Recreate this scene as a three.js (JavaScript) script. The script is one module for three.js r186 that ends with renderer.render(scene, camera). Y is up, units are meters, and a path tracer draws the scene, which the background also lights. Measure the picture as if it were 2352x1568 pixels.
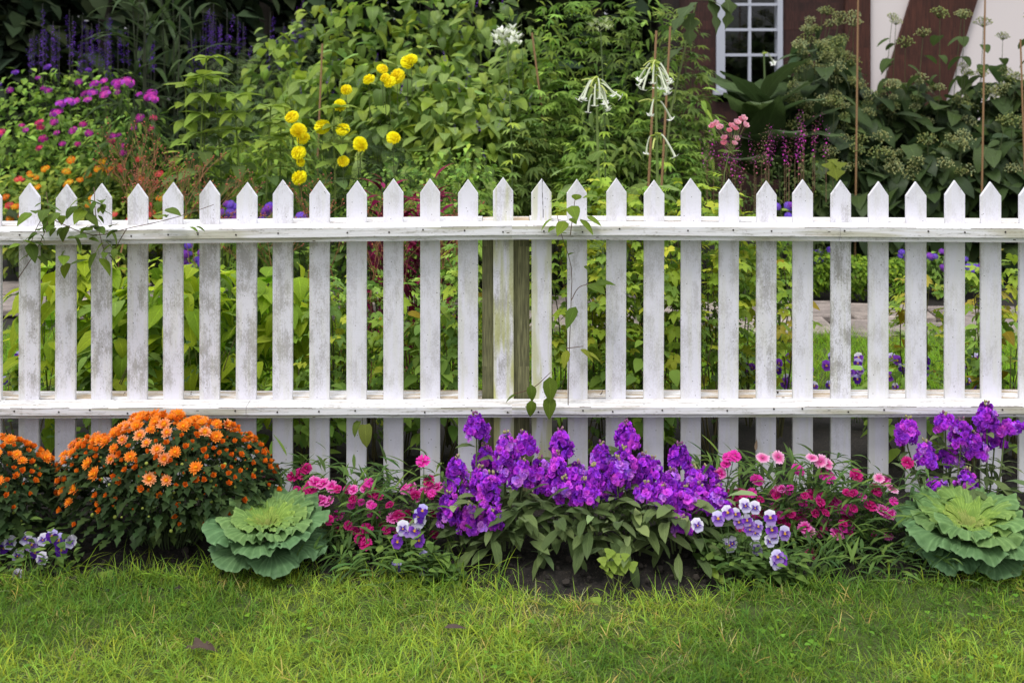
import * as THREE from 'three';

// ---------------------------------------------------------------- camera, sky, sun, exposure
const FOCAL = 2736, CX = 1176, HORIZON = 50, EYE = 1.83, FENCE = 4.5;   // measured from the picture: scale, centre column, horizon row, eye height, distance of the fence
const scene = new THREE.Scene();
const camera = new THREE.PerspectiveCamera(2 * Math.atan(1518 / FOCAL) * 180 / Math.PI, 2352 / 3036, 0.05, 200);
camera.position.set(0, EYE, FENCE);
camera.lookAt(0, EYE, 0);
camera.setViewOffset(2352, 3036, 0, 1468, 2352, 1568);                  // the lens is shifted down, so the pickets stay upright
camera.focus = 4.35;
camera.userData.fStop = 2.9;
const renderer = new THREE.WebGLRenderer();
renderer.toneMapping = THREE.LinearToneMapping;
renderer.toneMappingExposure = 1.12;
renderer.shadowMap.enabled = true;
{ // a bright overcast sky, three times as bright overhead as at the horizon
  const W = 64, Hh = 64, data = new Float32Array(W * Hh * 4);
  for (let y = 0; y < Hh; y++) {
    const up = Math.sin(((y + 0.5) / Hh - 0.5) * Math.PI), l = up > 0 ? 1.75 * (1 + 2 * up) / 3 : 0.1;
    for (let x = 0; x < W; x++) data.set([l * 0.985, l, l * 1.05, 1], (y * W + x) * 4);
  }
  const sky = new THREE.DataTexture(data, W, Hh, THREE.RGBAFormat, THREE.FloatType);
  sky.mapping = THREE.EquirectangularReflectionMapping; sky.magFilter = THREE.LinearFilter; sky.needsUpdate = true;
  scene.background = sky; scene.environment = sky;
}
const sun = new THREE.DirectionalLight(new THREE.Color(1, 0.96, 0.9), 1.5);
sun.position.set(-1.6, 6, 2.6); sun.target.position.set(0, 0, 0);
sun.castShadow = true; sun.shadow.radius = 28; sun.shadow.mapSize.set(2048, 2048);
Object.assign(sun.shadow.camera, { left: -8, right: 8, top: 8, bottom: -8, near: 0.1, far: 40 });
scene.add(sun, sun.target);

// ---------------------------------------------------------------- helpers
const V = (x, y, z) => new THREE.Vector3(x, y, z);
const at = (px, py, d) => V((px - CX) * d / FOCAL, EYE - (py - HORIZON) * d / FOCAL, FENCE - d);
const foot = (px, d) => V((px - CX) * d / FOCAL, 0, FENCE - d);
const heightAt = (py, d) => EYE - (py - HORIZON) * d / FOCAL;
const wide = (px, d) => px * d / FOCAL;
function rng(seed) { let s = seed * 2654435761 >>> 0; return () => { s = (s + 0x6d2b79f5) | 0; let t = Math.imul(s ^ (s >>> 15), 1 | s); t = (t + Math.imul(t ^ (t >>> 7), 61 | t)) ^ t; return ((t ^ (t >>> 14)) >>> 0) / 4294967296; }; }
const mix = (a, b, t) => a + (b - a) * t, mix3 = (a, b, t) => [mix(a[0], b[0], t), mix(a[1], b[1], t), mix(a[2], b[2], t)];
const clamp = (x, a = 0, b = 1) => Math.min(b, Math.max(a, x)), smooth = (a, b, x) => { const t = clamp((x - a) / (b - a)); return t * t * (3 - 2 * t); };
const hash = (x, y, s) => { let h = Math.imul(x | 0, 374761393) + Math.imul(y | 0, 668265263) + Math.imul(s | 0, 982451653) | 0; h = Math.imul(h ^ (h >>> 13), 1274126177); return ((h ^ (h >>> 16)) >>> 0) / 4294967296; };
function noise(x, y, s = 1) { const i = Math.floor(x), j = Math.floor(y), u = x - i, v = y - j, a = u * u * (3 - 2 * u), b = v * v * (3 - 2 * v); return mix(mix(hash(i, j, s), hash(i + 1, j, s), a), mix(hash(i, j + 1, s), hash(i + 1, j + 1, s), a), b); }
function fbm(x, y, s = 1, o = 4) { let r = 0, a = 0.5, n = 0; for (let k = 0; k < o; k++) { r += a * noise(x, y, s + k * 17); n += a; a *= 0.5; x = x * 2.03 + 5.1; y = y * 2.03 + 9.7; } return r / n; }
const vary = (c, r, a = 0.2) => { const k = 1 + (r() - 0.5) * 2 * a, w = (r() - 0.5) * a; return [c[0] * k * (1 + w), c[1] * k, c[2] * k * (1 - w)]; };
const pick = (list, r) => list[Math.floor(r() * list.length) % list.length];

const taken = {};
function numbered(n) { taken[n] = (taken[n] ?? -1) + 1; return taken[n] ? n + '_' + String(taken[n]).padStart(3, '0') : n; }
function tag(o, label, category, group, kind) { if (label) o.userData.label = label; if (category) o.userData.category = category; if (group) o.userData.group = group; if (kind) o.userData.kind = kind; return o; }
function thing(name, label, category, pos, group) { const g = new THREE.Group(); g.name = numbered(name); g.position.copy(pos); scene.add(g); return tag(g, label, category, group); }
function part(name, geo, mat, parent, kind) { const m = new THREE.Mesh(geo, mat); m.name = parent === scene ? numbered(name) : name; parent.add(m); if (kind) m.userData.kind = kind; return m; }
function put(name, geo, mat, parent, matrix) { const m = part(name, geo, mat, parent); matrix.decompose(m.position, m.quaternion, m.scale); return m; }

// a pile of geometry that becomes one mesh; every piece keeps its own tint
class Batch {
  constructor() { this.p = []; this.n = []; this.c = []; this.u = []; this.i = []; }
  add(g, m, t = [1, 1, 1]) {
    const P = g.attributes.position.array, N = g.attributes.normal.array, C = g.attributes.color?.array, U = g.attributes.uv?.array, I = g.index.array, e = m.elements, b = this.p.length / 3;
    for (let k = 0; k < P.length; k += 3) {
      const x = P[k], y = P[k + 1], z = P[k + 2], a = N[k], q = N[k + 1], w = N[k + 2];
      this.p.push(e[0] * x + e[4] * y + e[8] * z + e[12], e[1] * x + e[5] * y + e[9] * z + e[13], e[2] * x + e[6] * y + e[10] * z + e[14]);
      const nx = e[0] * a + e[4] * q + e[8] * w, ny = e[1] * a + e[5] * q + e[9] * w, nz = e[2] * a + e[6] * q + e[10] * w, l = Math.hypot(nx, ny, nz) || 1;
      this.n.push(nx / l, ny / l, nz / l);
      if (C) this.c.push(C[k] * t[0], C[k + 1] * t[1], C[k + 2] * t[2]); else this.c.push(...t);
    }
    if (U) for (let k = 0; k < U.length; k++) this.u.push(U[k]); else for (let k = 0; k < P.length / 3; k++) this.u.push(0, 0);
    for (let k = 0; k < I.length; k++) this.i.push(I[k] + b);
    return this;
  }
  geometry() {
    const g = new THREE.BufferGeometry(), f = (a, k) => new THREE.BufferAttribute(new Float32Array(a), k);
    g.setAttribute('position', f(this.p, 3)); g.setAttribute('normal', f(this.n, 3)); g.setAttribute('color', f(this.c, 3)); g.setAttribute('uv', f(this.u, 2)); g.setIndex(this.i);
    return g;
  }
  build(name, mat, parent, kind) { return this.p.length ? part(name, this.geometry(), mat, parent, kind) : null; }
}
const ID = new THREE.Matrix4();
function grid(cols, rows, f, cf) {   // a sheet of (cols x rows) cells: f(s, t) gives a point, s in -1..1, t in 0..1
  const p = [], u = [], c = [], ix = [];
  for (let j = 0; j <= rows; j++) for (let i = 0; i <= cols; i++) { const s = cols ? i / cols * 2 - 1 : 0, t = j / rows, q = f(s, t); p.push(q[0], q[1], q[2]); u.push(i / cols, t); const k = cf ? cf(s, t) : [1, 1, 1]; c.push(...k); }
  for (let j = 0; j < rows; j++) for (let i = 0; i < cols; i++) { const a = j * (cols + 1) + i, b = a + 1, d = a + cols + 1, e = d + 1; ix.push(a, d, b, b, d, e); }
  const g = new THREE.BufferGeometry();
  g.setAttribute('position', new THREE.Float32BufferAttribute(p, 3)); g.setAttribute('uv', new THREE.Float32BufferAttribute(u, 2)); g.setAttribute('color', new THREE.Float32BufferAttribute(c, 3)); g.setIndex(ix); g.computeVertexNormals();
  return g;
}
const OUTLINE = {
  ovate: (t) => Math.abs(Math.sin(Math.PI * Math.pow(t, 0.68))) ** 0.85, lance: (t) => Math.abs(Math.sin(Math.PI * Math.pow(t, 0.75))) ** 1.2, oblong: (t) => Math.abs(Math.sin(Math.PI * Math.pow(t, 1.2))) ** 0.62 * (0.35 + 0.65 * Math.min(1, t * 2.2)),
  heart: (t) => Math.pow(1 - t, 0.62) * Math.pow(t + 0.015, 0.22) * 1.32, round: (t) => Math.sqrt(Math.max(0, 1 - (2 * t - 1) ** 2)), blade: (t) => (1 - t) ** 0.6 * (0.6 + 0.5 * Math.min(1, t * 3)),
  strap: (t) => (0.35 + 0.65 * Math.min(1, t * 2)) * (t > 0.99 ? 0.25 : 1), wedge: (t) => 0.12 + 0.88 * t ** 0.8, lobed: (t) => Math.abs(Math.sin(Math.PI * Math.pow(t, 0.75))) ** 0.7 * (0.68 + 0.32 * Math.cos(t * 17)), fan: (t) => Math.sin(Math.PI * clamp(t * 0.78 + 0.02)) ** 0.8,
};
// a leaf or petal that grows from the origin along +z with its face up (+y)
function leaf(shape, L, W, o = {}) {
  const { seg = 4, cols = 2, fold = 0.25, curl = 0.7, wave = 0, waves = 3, tooth = 0, cup = 0, phase = 0, stalk = 0, color, rise = 0 } = o, w = OUTLINE[shape];
  const zs = [0], ys = [0];
  for (let j = 1; j <= seg; j++) { const a = rise - curl * ((j - 0.5) / seg); zs.push(zs[j - 1] + Math.cos(a) * L / seg); ys.push(ys[j - 1] + Math.sin(a) * L / seg); }
  return grid(cols, seg, (s, t) => {
    const j = Math.round(t * seg), hw = W * 0.5 * Math.max(0.02, w(t)), e = Math.abs(s);
    return [s * hw, ys[j] + e * hw * fold + cup * e * e * hw + wave * L * Math.sin(waves * t * 6.28 + phase + (s > 0 ? 1.7 : 0)) * e + (t > 0.9 && tooth ? 0 : 0), stalk + zs[j] + (t > 0.99 ? tooth * L * (Math.cos(s * 9) - e) : -e * hw * 0.12)];
  }, color);
}
function turn(az, el, roll, p, k = 1) { return new THREE.Matrix4().compose(p, new THREE.Quaternion().setFromEuler(new THREE.Euler(-el, az, roll, 'YXZ')), V(k, k, k)); }
function facing(n, spin, p, k = 1) { return new THREE.Matrix4().compose(p, new THREE.Quaternion().setFromUnitVectors(V(0, 1, 0), n.clone().normalize()).multiply(new THREE.Quaternion().setFromAxisAngle(V(0, 1, 0), spin)), V(k, k, k)); }
function tube(points, r0, r1, sides = 5, seg = 6) {
  const cv = points.length > 2 ? new THREE.CatmullRomCurve3(points) : new THREE.LineCurve3(...points), n = points.length > 2 ? seg : 1, fr = cv.computeFrenetFrames(n, false);
  const p = [], nn = [], ix = [], u = [];
  for (let j = 0; j <= n; j++) { const c = cv.getPointAt(j / n), r = mix(r0, r1, j / n); for (let i = 0; i <= sides; i++) { const a = i / sides * 6.2832, d = fr.normals[j].clone().multiplyScalar(Math.cos(a)).addScaledVector(fr.binormals[j], Math.sin(a)); p.push(c.x + d.x * r, c.y + d.y * r, c.z + d.z * r); nn.push(d.x, d.y, d.z); u.push(i / sides, j / n); } }
  for (let j = 0; j < n; j++) for (let i = 0; i < sides; i++) { const a = j * (sides + 1) + i, b = a + sides + 1; ix.push(a, a + 1, b, a + 1, b + 1, b); }
  const g = new THREE.BufferGeometry();
  g.setAttribute('position', new THREE.Float32BufferAttribute(p, 3)); g.setAttribute('normal', new THREE.Float32BufferAttribute(nn, 3)); g.setAttribute('uv', new THREE.Float32BufferAttribute(u, 2)); g.setIndex(ix);
  return g;
}
const arc = (a, b, lift, r, k = 0.05) => [a, a.clone().lerp(b, 0.5).add(V((r() - 0.5) * k, lift, (r() - 0.5) * k)), b];
function blob(r, c, w = 6, h = 5, sy = 1) { const g = new THREE.SphereGeometry(r, w, h); g.scale(1, sy, 1); const n = g.attributes.position.count; g.setAttribute('color', new THREE.Float32BufferAttribute(Array.from({ length: n * 3 }, (_, k) => c[k % 3]), 3)); return g; }

// ---------------------------------------------------------------- textures (grain, paint, veins)
function picture(w, h, f, srgb = true) { const d = new Uint8Array(w * h * 4); for (let y = 0; y < h; y++) for (let x = 0; x < w; x++) { const c = f(x, y); const k = (y * w + x) * 4; d[k] = clamp(c[0], 0, 255); d[k + 1] = clamp(c[1], 0, 255); d[k + 2] = clamp(c[2], 0, 255); d[k + 3] = 255; } const t = new THREE.DataTexture(d, w, h); t.magFilter = THREE.LinearFilter; t.wrapS = t.wrapT = THREE.RepeatWrapping; if (srgb) t.colorSpace = THREE.SRGBColorSpace; t.needsUpdate = true; return t; }
const veinMap = picture(256, 256, (x, y) => { // pale midrib and side veins on a faintly mottled blade
  const s = x / 127.5 - 1, t = y / 255, e = Math.abs(s), v = t * 9 - e * 2.6, side = Math.exp(-90 * ((((v % 1) + 1) % 1 - 0.5) ** 2)) * 0.5, mid = Math.exp(-e * e * 260), m = fbm(x / 18, y / 18, 3) - 0.5, k = 205 + 34 * Math.max(mid, side * (1 - e * 0.4)) + m * 34;
  return [k * 0.99, k, k * 0.96];
});
const fanMap = picture(512, 512, (x, y) => { // cabbage: pale veins that fan out from the foot of the leaf
  const s = x / 255.5 - 1, t = y / 511, e = Math.abs(s);
  const mid = Math.exp(-700 * ((s * (0.25 + t)) ** 2)) * (1.15 - t);
  let v = 0; for (let k = 1; k <= 5; k++) { const c = 0.06 + k * 0.17 * Math.pow(t, 1.1) * (1 + 0.05 * k); v = Math.max(v, Math.exp(-((e - c) ** 2) * 1500) * (1 - t * 0.55)); }
  const net = Math.abs(fbm(x / 14, y / 14, 8, 3) - 0.5) < 0.018 ? 0.18 : 0, m = fbm(x / 40, y / 40, 4) - 0.5, p = clamp(Math.max(mid, v * 0.75) + net);
  return [mix(176, 252, p) + m * 46, mix(184, 250, p) + m * 40, mix(172, 240, p) + m * 40];
});
const soilMap = picture(512, 512, (x, y) => { const a = fbm(x / 6, y / 6, 2), b = fbm(x / 45, y / 45, 5), g = smooth(0.55, 0.75, fbm(x / 3, y / 3, 44, 3)), k = 14 + a * 32 + b * 16 + g * 34; return [k * 1.06, k * 0.94, k * 0.85]; });
const grainMap = picture(512, 512, (x, y) => { const a = fbm(x / 3, y / 60, 21), b = fbm(x / 60, y / 90, 22), k = 150 + (a - 0.5) * 110 + (b - 0.5) * 60; return [k, k, k]; });
const stoneMap = picture(512, 512, (x, y) => { const a = fbm(x / 5, y / 5, 31), b = fbm(x / 60, y / 40, 32), k = 165 + (a - 0.5) * 50 + (b - 0.5) * 90; return [k * 1.02, k * 0.97, k * 0.94]; });

// ---------------------------------------------------------------- materials
const mats = new Map();
const lin = (c) => new THREE.Color().setRGB(c[0], c[1], c[2]);
function green(c = [1, 1, 1], o = {}) { // a living leaf: some light comes through, a waxy skin
  const key = 'g' + c.map((x) => x.toFixed(3)) + JSON.stringify({ ...o, map: o.map?.id });
  if (!mats.has(key)) mats.set(key, new THREE.MeshPhysicalMaterial({ color: lin(c), vertexColors: true, roughness: 1, specularIntensity: 0.12, transmission: o.through ?? 0.4, thickness: 0, clearcoat: o.wax ?? 0.22, clearcoatRoughness: 0.42, side: THREE.DoubleSide, map: o.map ?? null, bumpMap: o.bump ?? null, bumpScale: o.bumpScale ?? 0.001 }));
  return mats.get(key);
}
function petal(c = [1, 1, 1]) { return green(c, { through: 0.32, wax: 0.05 }); }
function solid(c, rough = 0.85, o = {}) { const key = 's' + c.map((x) => x.toFixed(3)) + rough + JSON.stringify(o, (k, v) => v?.isTexture ? v.id : v); if (!mats.has(key)) mats.set(key, new THREE.MeshStandardMaterial({ color: lin(c), roughness: rough, side: THREE.DoubleSide, ...o })); return mats.get(key); }
const lush = (list, k) => list.map((q) => [q[0] * k, q[1] * k * 1.04, q[2] * k * 0.72]);
const ORD = ['first', 'second', 'third', 'fourth', 'fifth', 'sixth', 'seventh', 'eighth', 'ninth', 'tenth', 'eleventh', 'twelfth', 'thirteenth', 'fourteenth'];
const stemMat = solid([1, 1, 1], 0.8, { vertexColors: true });

// ---------------------------------------------------------------- the setting: ground, lawn, path
const boxUV = (g, k = 1) => { const p = g.attributes.position, n = g.attributes.normal, u = []; for (let i = 0; i < p.count; i++) { const ax = Math.abs(n.getX(i)), ay = Math.abs(n.getY(i)), az = Math.abs(n.getZ(i)); u.push(...(ay > ax && ay > az ? [p.getX(i) * k, p.getZ(i) * k] : ax > az ? [p.getZ(i) * k, p.getY(i) * k] : [p.getX(i) * k, p.getY(i) * k])); } g.setAttribute('uv', new THREE.Float32BufferAttribute(u, 2)); return g; };
const bedEdge = (x) => 0.63 + 0.05 * Math.sin(x * 2.1 + 0.6) + 0.1 * Math.exp(-((x - 0.3) ** 2) * 6) + 0.03 * (noise(x * 9, 3, 4) - 0.5);
{
  const soil = solid([0.5, 0.47, 0.44], 0.98, { map: soilMap, bumpMap: soilMap, bumpScale: 0.012 });
  const g = grid(2, 2, (s, t) => [s * 40, -0.03, 30 - t * 60]); for (let k = 0; k < g.attributes.uv.array.length; k++) g.attributes.uv.array[k] *= 130; g.computeVertexNormals();
  tag(part('ground', g, soil, scene), 'dark garden soil under the whole plot', 'ground', null, 'structure');
  const bed = grid(320, 70, (s, t) => { const x = s * 3.6, z = -0.5 + t * 1.4, y = 0.035 * (fbm(x * 7, z * 7, 12) - 0.35) + 0.022 * (noise(x * 40, z * 40, 5) - 0.5) + 0.012 * (noise(x * 95, z * 95, 6) - 0.5) - 0.02 * smooth(0.5, 0.75, z); return [x, y + 0.004, z]; });
  { const p = bed.attributes.position; for (let i = 0; i < p.count; i++) bed.attributes.uv.setXY(i, p.getX(i) * 1.7, p.getZ(i) * 1.7); }
  tag(part('flower_bed_soil', bed, soil, scene), 'crumbly black soil of the bed in front of the fence', 'soil', null, 'structure');
  const lawnMat = solid([0.05, 0.07, 0.012], 0.97);
  const lawn = grid(120, 20, (s, t) => { const x = s * 6, z0 = bedEdge(x), z = mix(z0, 6, t * t); return [x, 0.006 + 0.012 * noise(x * 3, z * 3, 8), z]; });
  tag(part('lawn', lawn, lawnMat, scene), 'front lawn along the flower bed', 'lawn', null, 'structure');
  const back = grid(40, 6, (s, t) => [s * 6, 0.004 + 0.02 * noise(s * 20, t * 6, 3), -1.25 - t * (1.15 - 0.1 * s)]);
  tag(part('lawn', back, lawnMat, scene), 'narrow strip of grass between the fence bed and the flagstone path', 'lawn', null, 'structure');
}
{ // crumbs of soil
  const r = rng(77), geo = new THREE.IcosahedronGeometry(1, 0), n = 4200, m = new THREE.InstancedMesh(geo, solid([0.022, 0.018, 0.015], 0.95), n), c = new THREE.Color();
  for (let i = 0; i < n; i++) { const x = (r() - 0.5) * 5, z = -0.35 + r() * 1.05, k = 0.002 + r() ** 4 * 0.014; m.setMatrixAt(i, new THREE.Matrix4().compose(V(x, 0.01 + k * 0.3, z), new THREE.Quaternion().setFromEuler(new THREE.Euler(r() * 6, r() * 6, r() * 6)), V(k, k * 0.7, k))); const q = 0.6 + r() * 1.2; m.setColorAt(i, c.setRGB(q, q * 0.95, q * 0.9)); }
  m.name = 'soil_crumbs'; scene.add(m); tag(m, 'loose crumbs of dark soil in the front bed', 'soil', null, 'stuff');
}
{ // flagstone path behind the fence, every slab its own piece
  const path = thing('path', 'pale flagstone path running across behind the fence', 'path', V(0, 0, 0)); path.userData.kind = 'structure';
  const r = rng(5), tones = [[0.74, 0.69, 0.65], [0.62, 0.58, 0.56], [0.82, 0.77, 0.73], [0.54, 0.5, 0.49]].map((c) => solid(c, 0.9, { map: stoneMap, bumpMap: stoneMap, bumpScale: 0.006 }));
  const mid = (x) => -2.75 - (2.1 - x) * 0.115;
  for (let row = 0; row < 2; row++) for (let x = -5 + row * 0.3; x < 5;) {
    const w = 0.48 + r() * 0.35, dz = 0.4, z = mid(x + w / 2) + (row ? -0.21 : 0.21), sh = new THREE.Shape(), j = () => (r() - 0.5) * 0.04;
    const q = [[0.02 + j() * 0.4, 0.02 + j()], [w * 0.5, 0.01 + j()], [w - 0.02, 0.02 + j()], [w - 0.02 + j() * 0.4, dz * 0.5], [w - 0.02, dz - 0.02 + j()], [w * 0.4, dz - 0.015 + j()], [0.02, dz - 0.02 + j()], [0.015, dz * 0.5]];
    sh.moveTo(...q[0]); q.slice(1).forEach((p) => sh.lineTo(...p));
    const g = new THREE.ExtrudeGeometry(sh, { depth: 0.03, bevelEnabled: true, bevelSize: 0.007, bevelThickness: 0.007, bevelSegments: 1 }); g.rotateX(-Math.PI / 2); boxUV(g, 1.6);
    const m = part('paving_slab', g, pick(tones, r), path); m.position.set(x, -0.012 + r() * 0.008, z + dz / 2); x += w + 0.01;
  }
}

// ---------------------------------------------------------------- grass
const bladeGeo = (r, L) => leaf('blade', L, 0.0021 + r() * 0.0024, { seg: 4, cols: 1, fold: 0, curl: 0.3 + r() * 1.9, rise: 1.35 - r() * 0.5 });
function tuft(seed, n, lo, hi, spread) { const r = rng(seed), b = new Batch(); for (let i = 0; i < n; i++) { const a = r() * 6.28, q = Math.sqrt(r()) * spread; b.add(bladeGeo(r, mix(lo, hi, r())), turn(r() * 6.28, 0, (r() - 0.5) * 0.6, V(Math.cos(a) * q, 0, Math.sin(a) * q)), vary([1, 1, 1], r, 0.42)); } return b.geometry(); }
const cloverGeo = (() => { const b = new Batch(); for (let k = 0; k < 3; k++) b.add(leaf('round', 0.011, 0.011, { seg: 3, fold: 0.15, curl: 0.3 }), turn(k * 2.09, 0.2, 0, V(0, 0.025, 0)), [0.75, 0.95, 0.9]); b.add(tube([V(0, 0, 0), V(0, 0.025, 0)], 0.0007, 0.0006, 3), ID, [0.7, 0.8, 0.5]); return b.geometry(); })();
function meadow(name, label, spots, geos, tintOf, r) {
  const g = new THREE.Group(); g.name = numbered(name); scene.add(g); tag(g, label, 'grass', null, 'stuff');
  const lists = geos.map(() => []); for (const s of spots) lists[Math.floor(r() * geos.length) % geos.length].push(s);
  lists.forEach((l, k) => { if (!l.length) return; const m = new THREE.InstancedMesh(geos[k], green([1, 1, 1], { through: 0.4, wax: 0.3 }), l.length), c = new THREE.Color(); l.forEach((s, i) => { m.setMatrixAt(i, turn(r() * 6.28, (r() - 0.5) * 0.5, (r() - 0.5) * 0.5, V(s[0], s[1], s[2]), s[3])); const t = tintOf(s, r); m.setColorAt(i, c.setRGB(...t)); }); m.name = 'grass_tuft'; m.userData.kind = 'stuff'; g.add(m); });
}
{
  const r = rng(11), spots = [];
  for (let i = 0; i < 21000; i++) { const x = (r() - 0.5) * 4.9, z = 0.5 + r() * 1.75, e = bedEdge(x); if (z < e + 0.01 && r() > 0.06) continue; if (z < e - 0.06) continue; const bald = Math.exp(-((x - 0.12) ** 2 * 22 + (z - 0.86) ** 2 * 260)); if (r() < bald * 0.8) continue; spots.push([x, 0.004, z, (0.52 + r() * 0.5) * (z < e + 0.07 ? 1.15 : 1) * (0.85 + 0.4 * noise(x * 3, z * 3, 6))]); }
  const geos = [tuft(1, 10, 0.04, 0.1, 0.02), tuft(2, 10, 0.035, 0.095, 0.024), tuft(3, 11, 0.03, 0.085, 0.02), tuft(4, 7, 0.06, 0.115, 0.014), tuft(5, 11, 0.03, 0.07, 0.026), tuft(6, 9, 0.04, 0.105, 0.02)];
  const tint = (s, q) => { const p = fbm(s[0] * 2.2, s[2] * 2.6, 40, 3), dry = q() < 0.045 + 0.5 * Math.exp(-((s[0] - 0.12) ** 2 * 22 + (s[2] - 0.86) ** 2 * 120)); return dry ? vary([0.46, 0.4, 0.14], q, 0.25) : vary(mix3([0.11, 0.22, 0.02], [0.3, 0.43, 0.045], smooth(0.3, 0.72, p + (q() - 0.5) * 0.3)), q, 0.18); };
  meadow('lawn_grass', 'bright green uncut grass of the front lawn', spots, geos, tint, r);
  const cl = []; for (let i = 0; i < 1500; i++) { const x = (r() - 0.5) * 4.9, z = 0.66 + r() * 1.4; if (z < bedEdge(x) + 0.03 || fbm(x * 3.3, z * 4, 90, 3) < 0.5) continue; cl.push([x, 0.004 + r() * 0.012, z, 0.55 + r() * 0.55]); }
  meadow('clover_patch', 'small round clover leaves among the front lawn grass', cl, [cloverGeo], (s, q) => vary([0.22, 0.36, 0.03], q, 0.25), r);
  const edge = []; for (let i = 0; i < 230; i++) { const x = (r() - 0.5) * 4.7; edge.push([x, 0, bedEdge(x) + (r() - 0.45) * 0.09, 0.4 + r() * 0.45]); }
  for (let i = 0; i < 16; i++) edge.push([-1.76 + r() * 0.25 + (r() - 0.5) * 0.1, 0, 0.66 + r() * 0.05, 0.7 + r() * 0.3]), edge.push([-0.32 + r() * 0.3, 0, 0.6 + r() * 0.08, 0.75 + r() * 0.4]);
  meadow('edge_grass', 'long loose grass blades leaning over the edge of the flower bed', edge, [tuft(21, 3, 0.12, 0.2, 0.014), tuft(22, 2, 0.13, 0.24, 0.012), tuft(23, 4, 0.08, 0.16, 0.018)], (s, q) => vary([0.2, 0.33, 0.03], q, 0.3), r);
  const bk = []; for (let i = 0; i < 5200; i++) { const x = -3.4 + r() * 7, z = -1.3 - r() * (1.1 - 0.017 * x); bk.push([x, 0.004, z, 0.9 + r() * 0.6]); }
  meadow('strip_grass', 'fresh green grass strip beside the flagstone path', bk, [tuft(31, 9, 0.04, 0.09, 0.02), tuft(32, 9, 0.05, 0.11, 0.02)], (s, q) => vary([0.22, 0.38, 0.02], q, 0.2), r);
}

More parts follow.
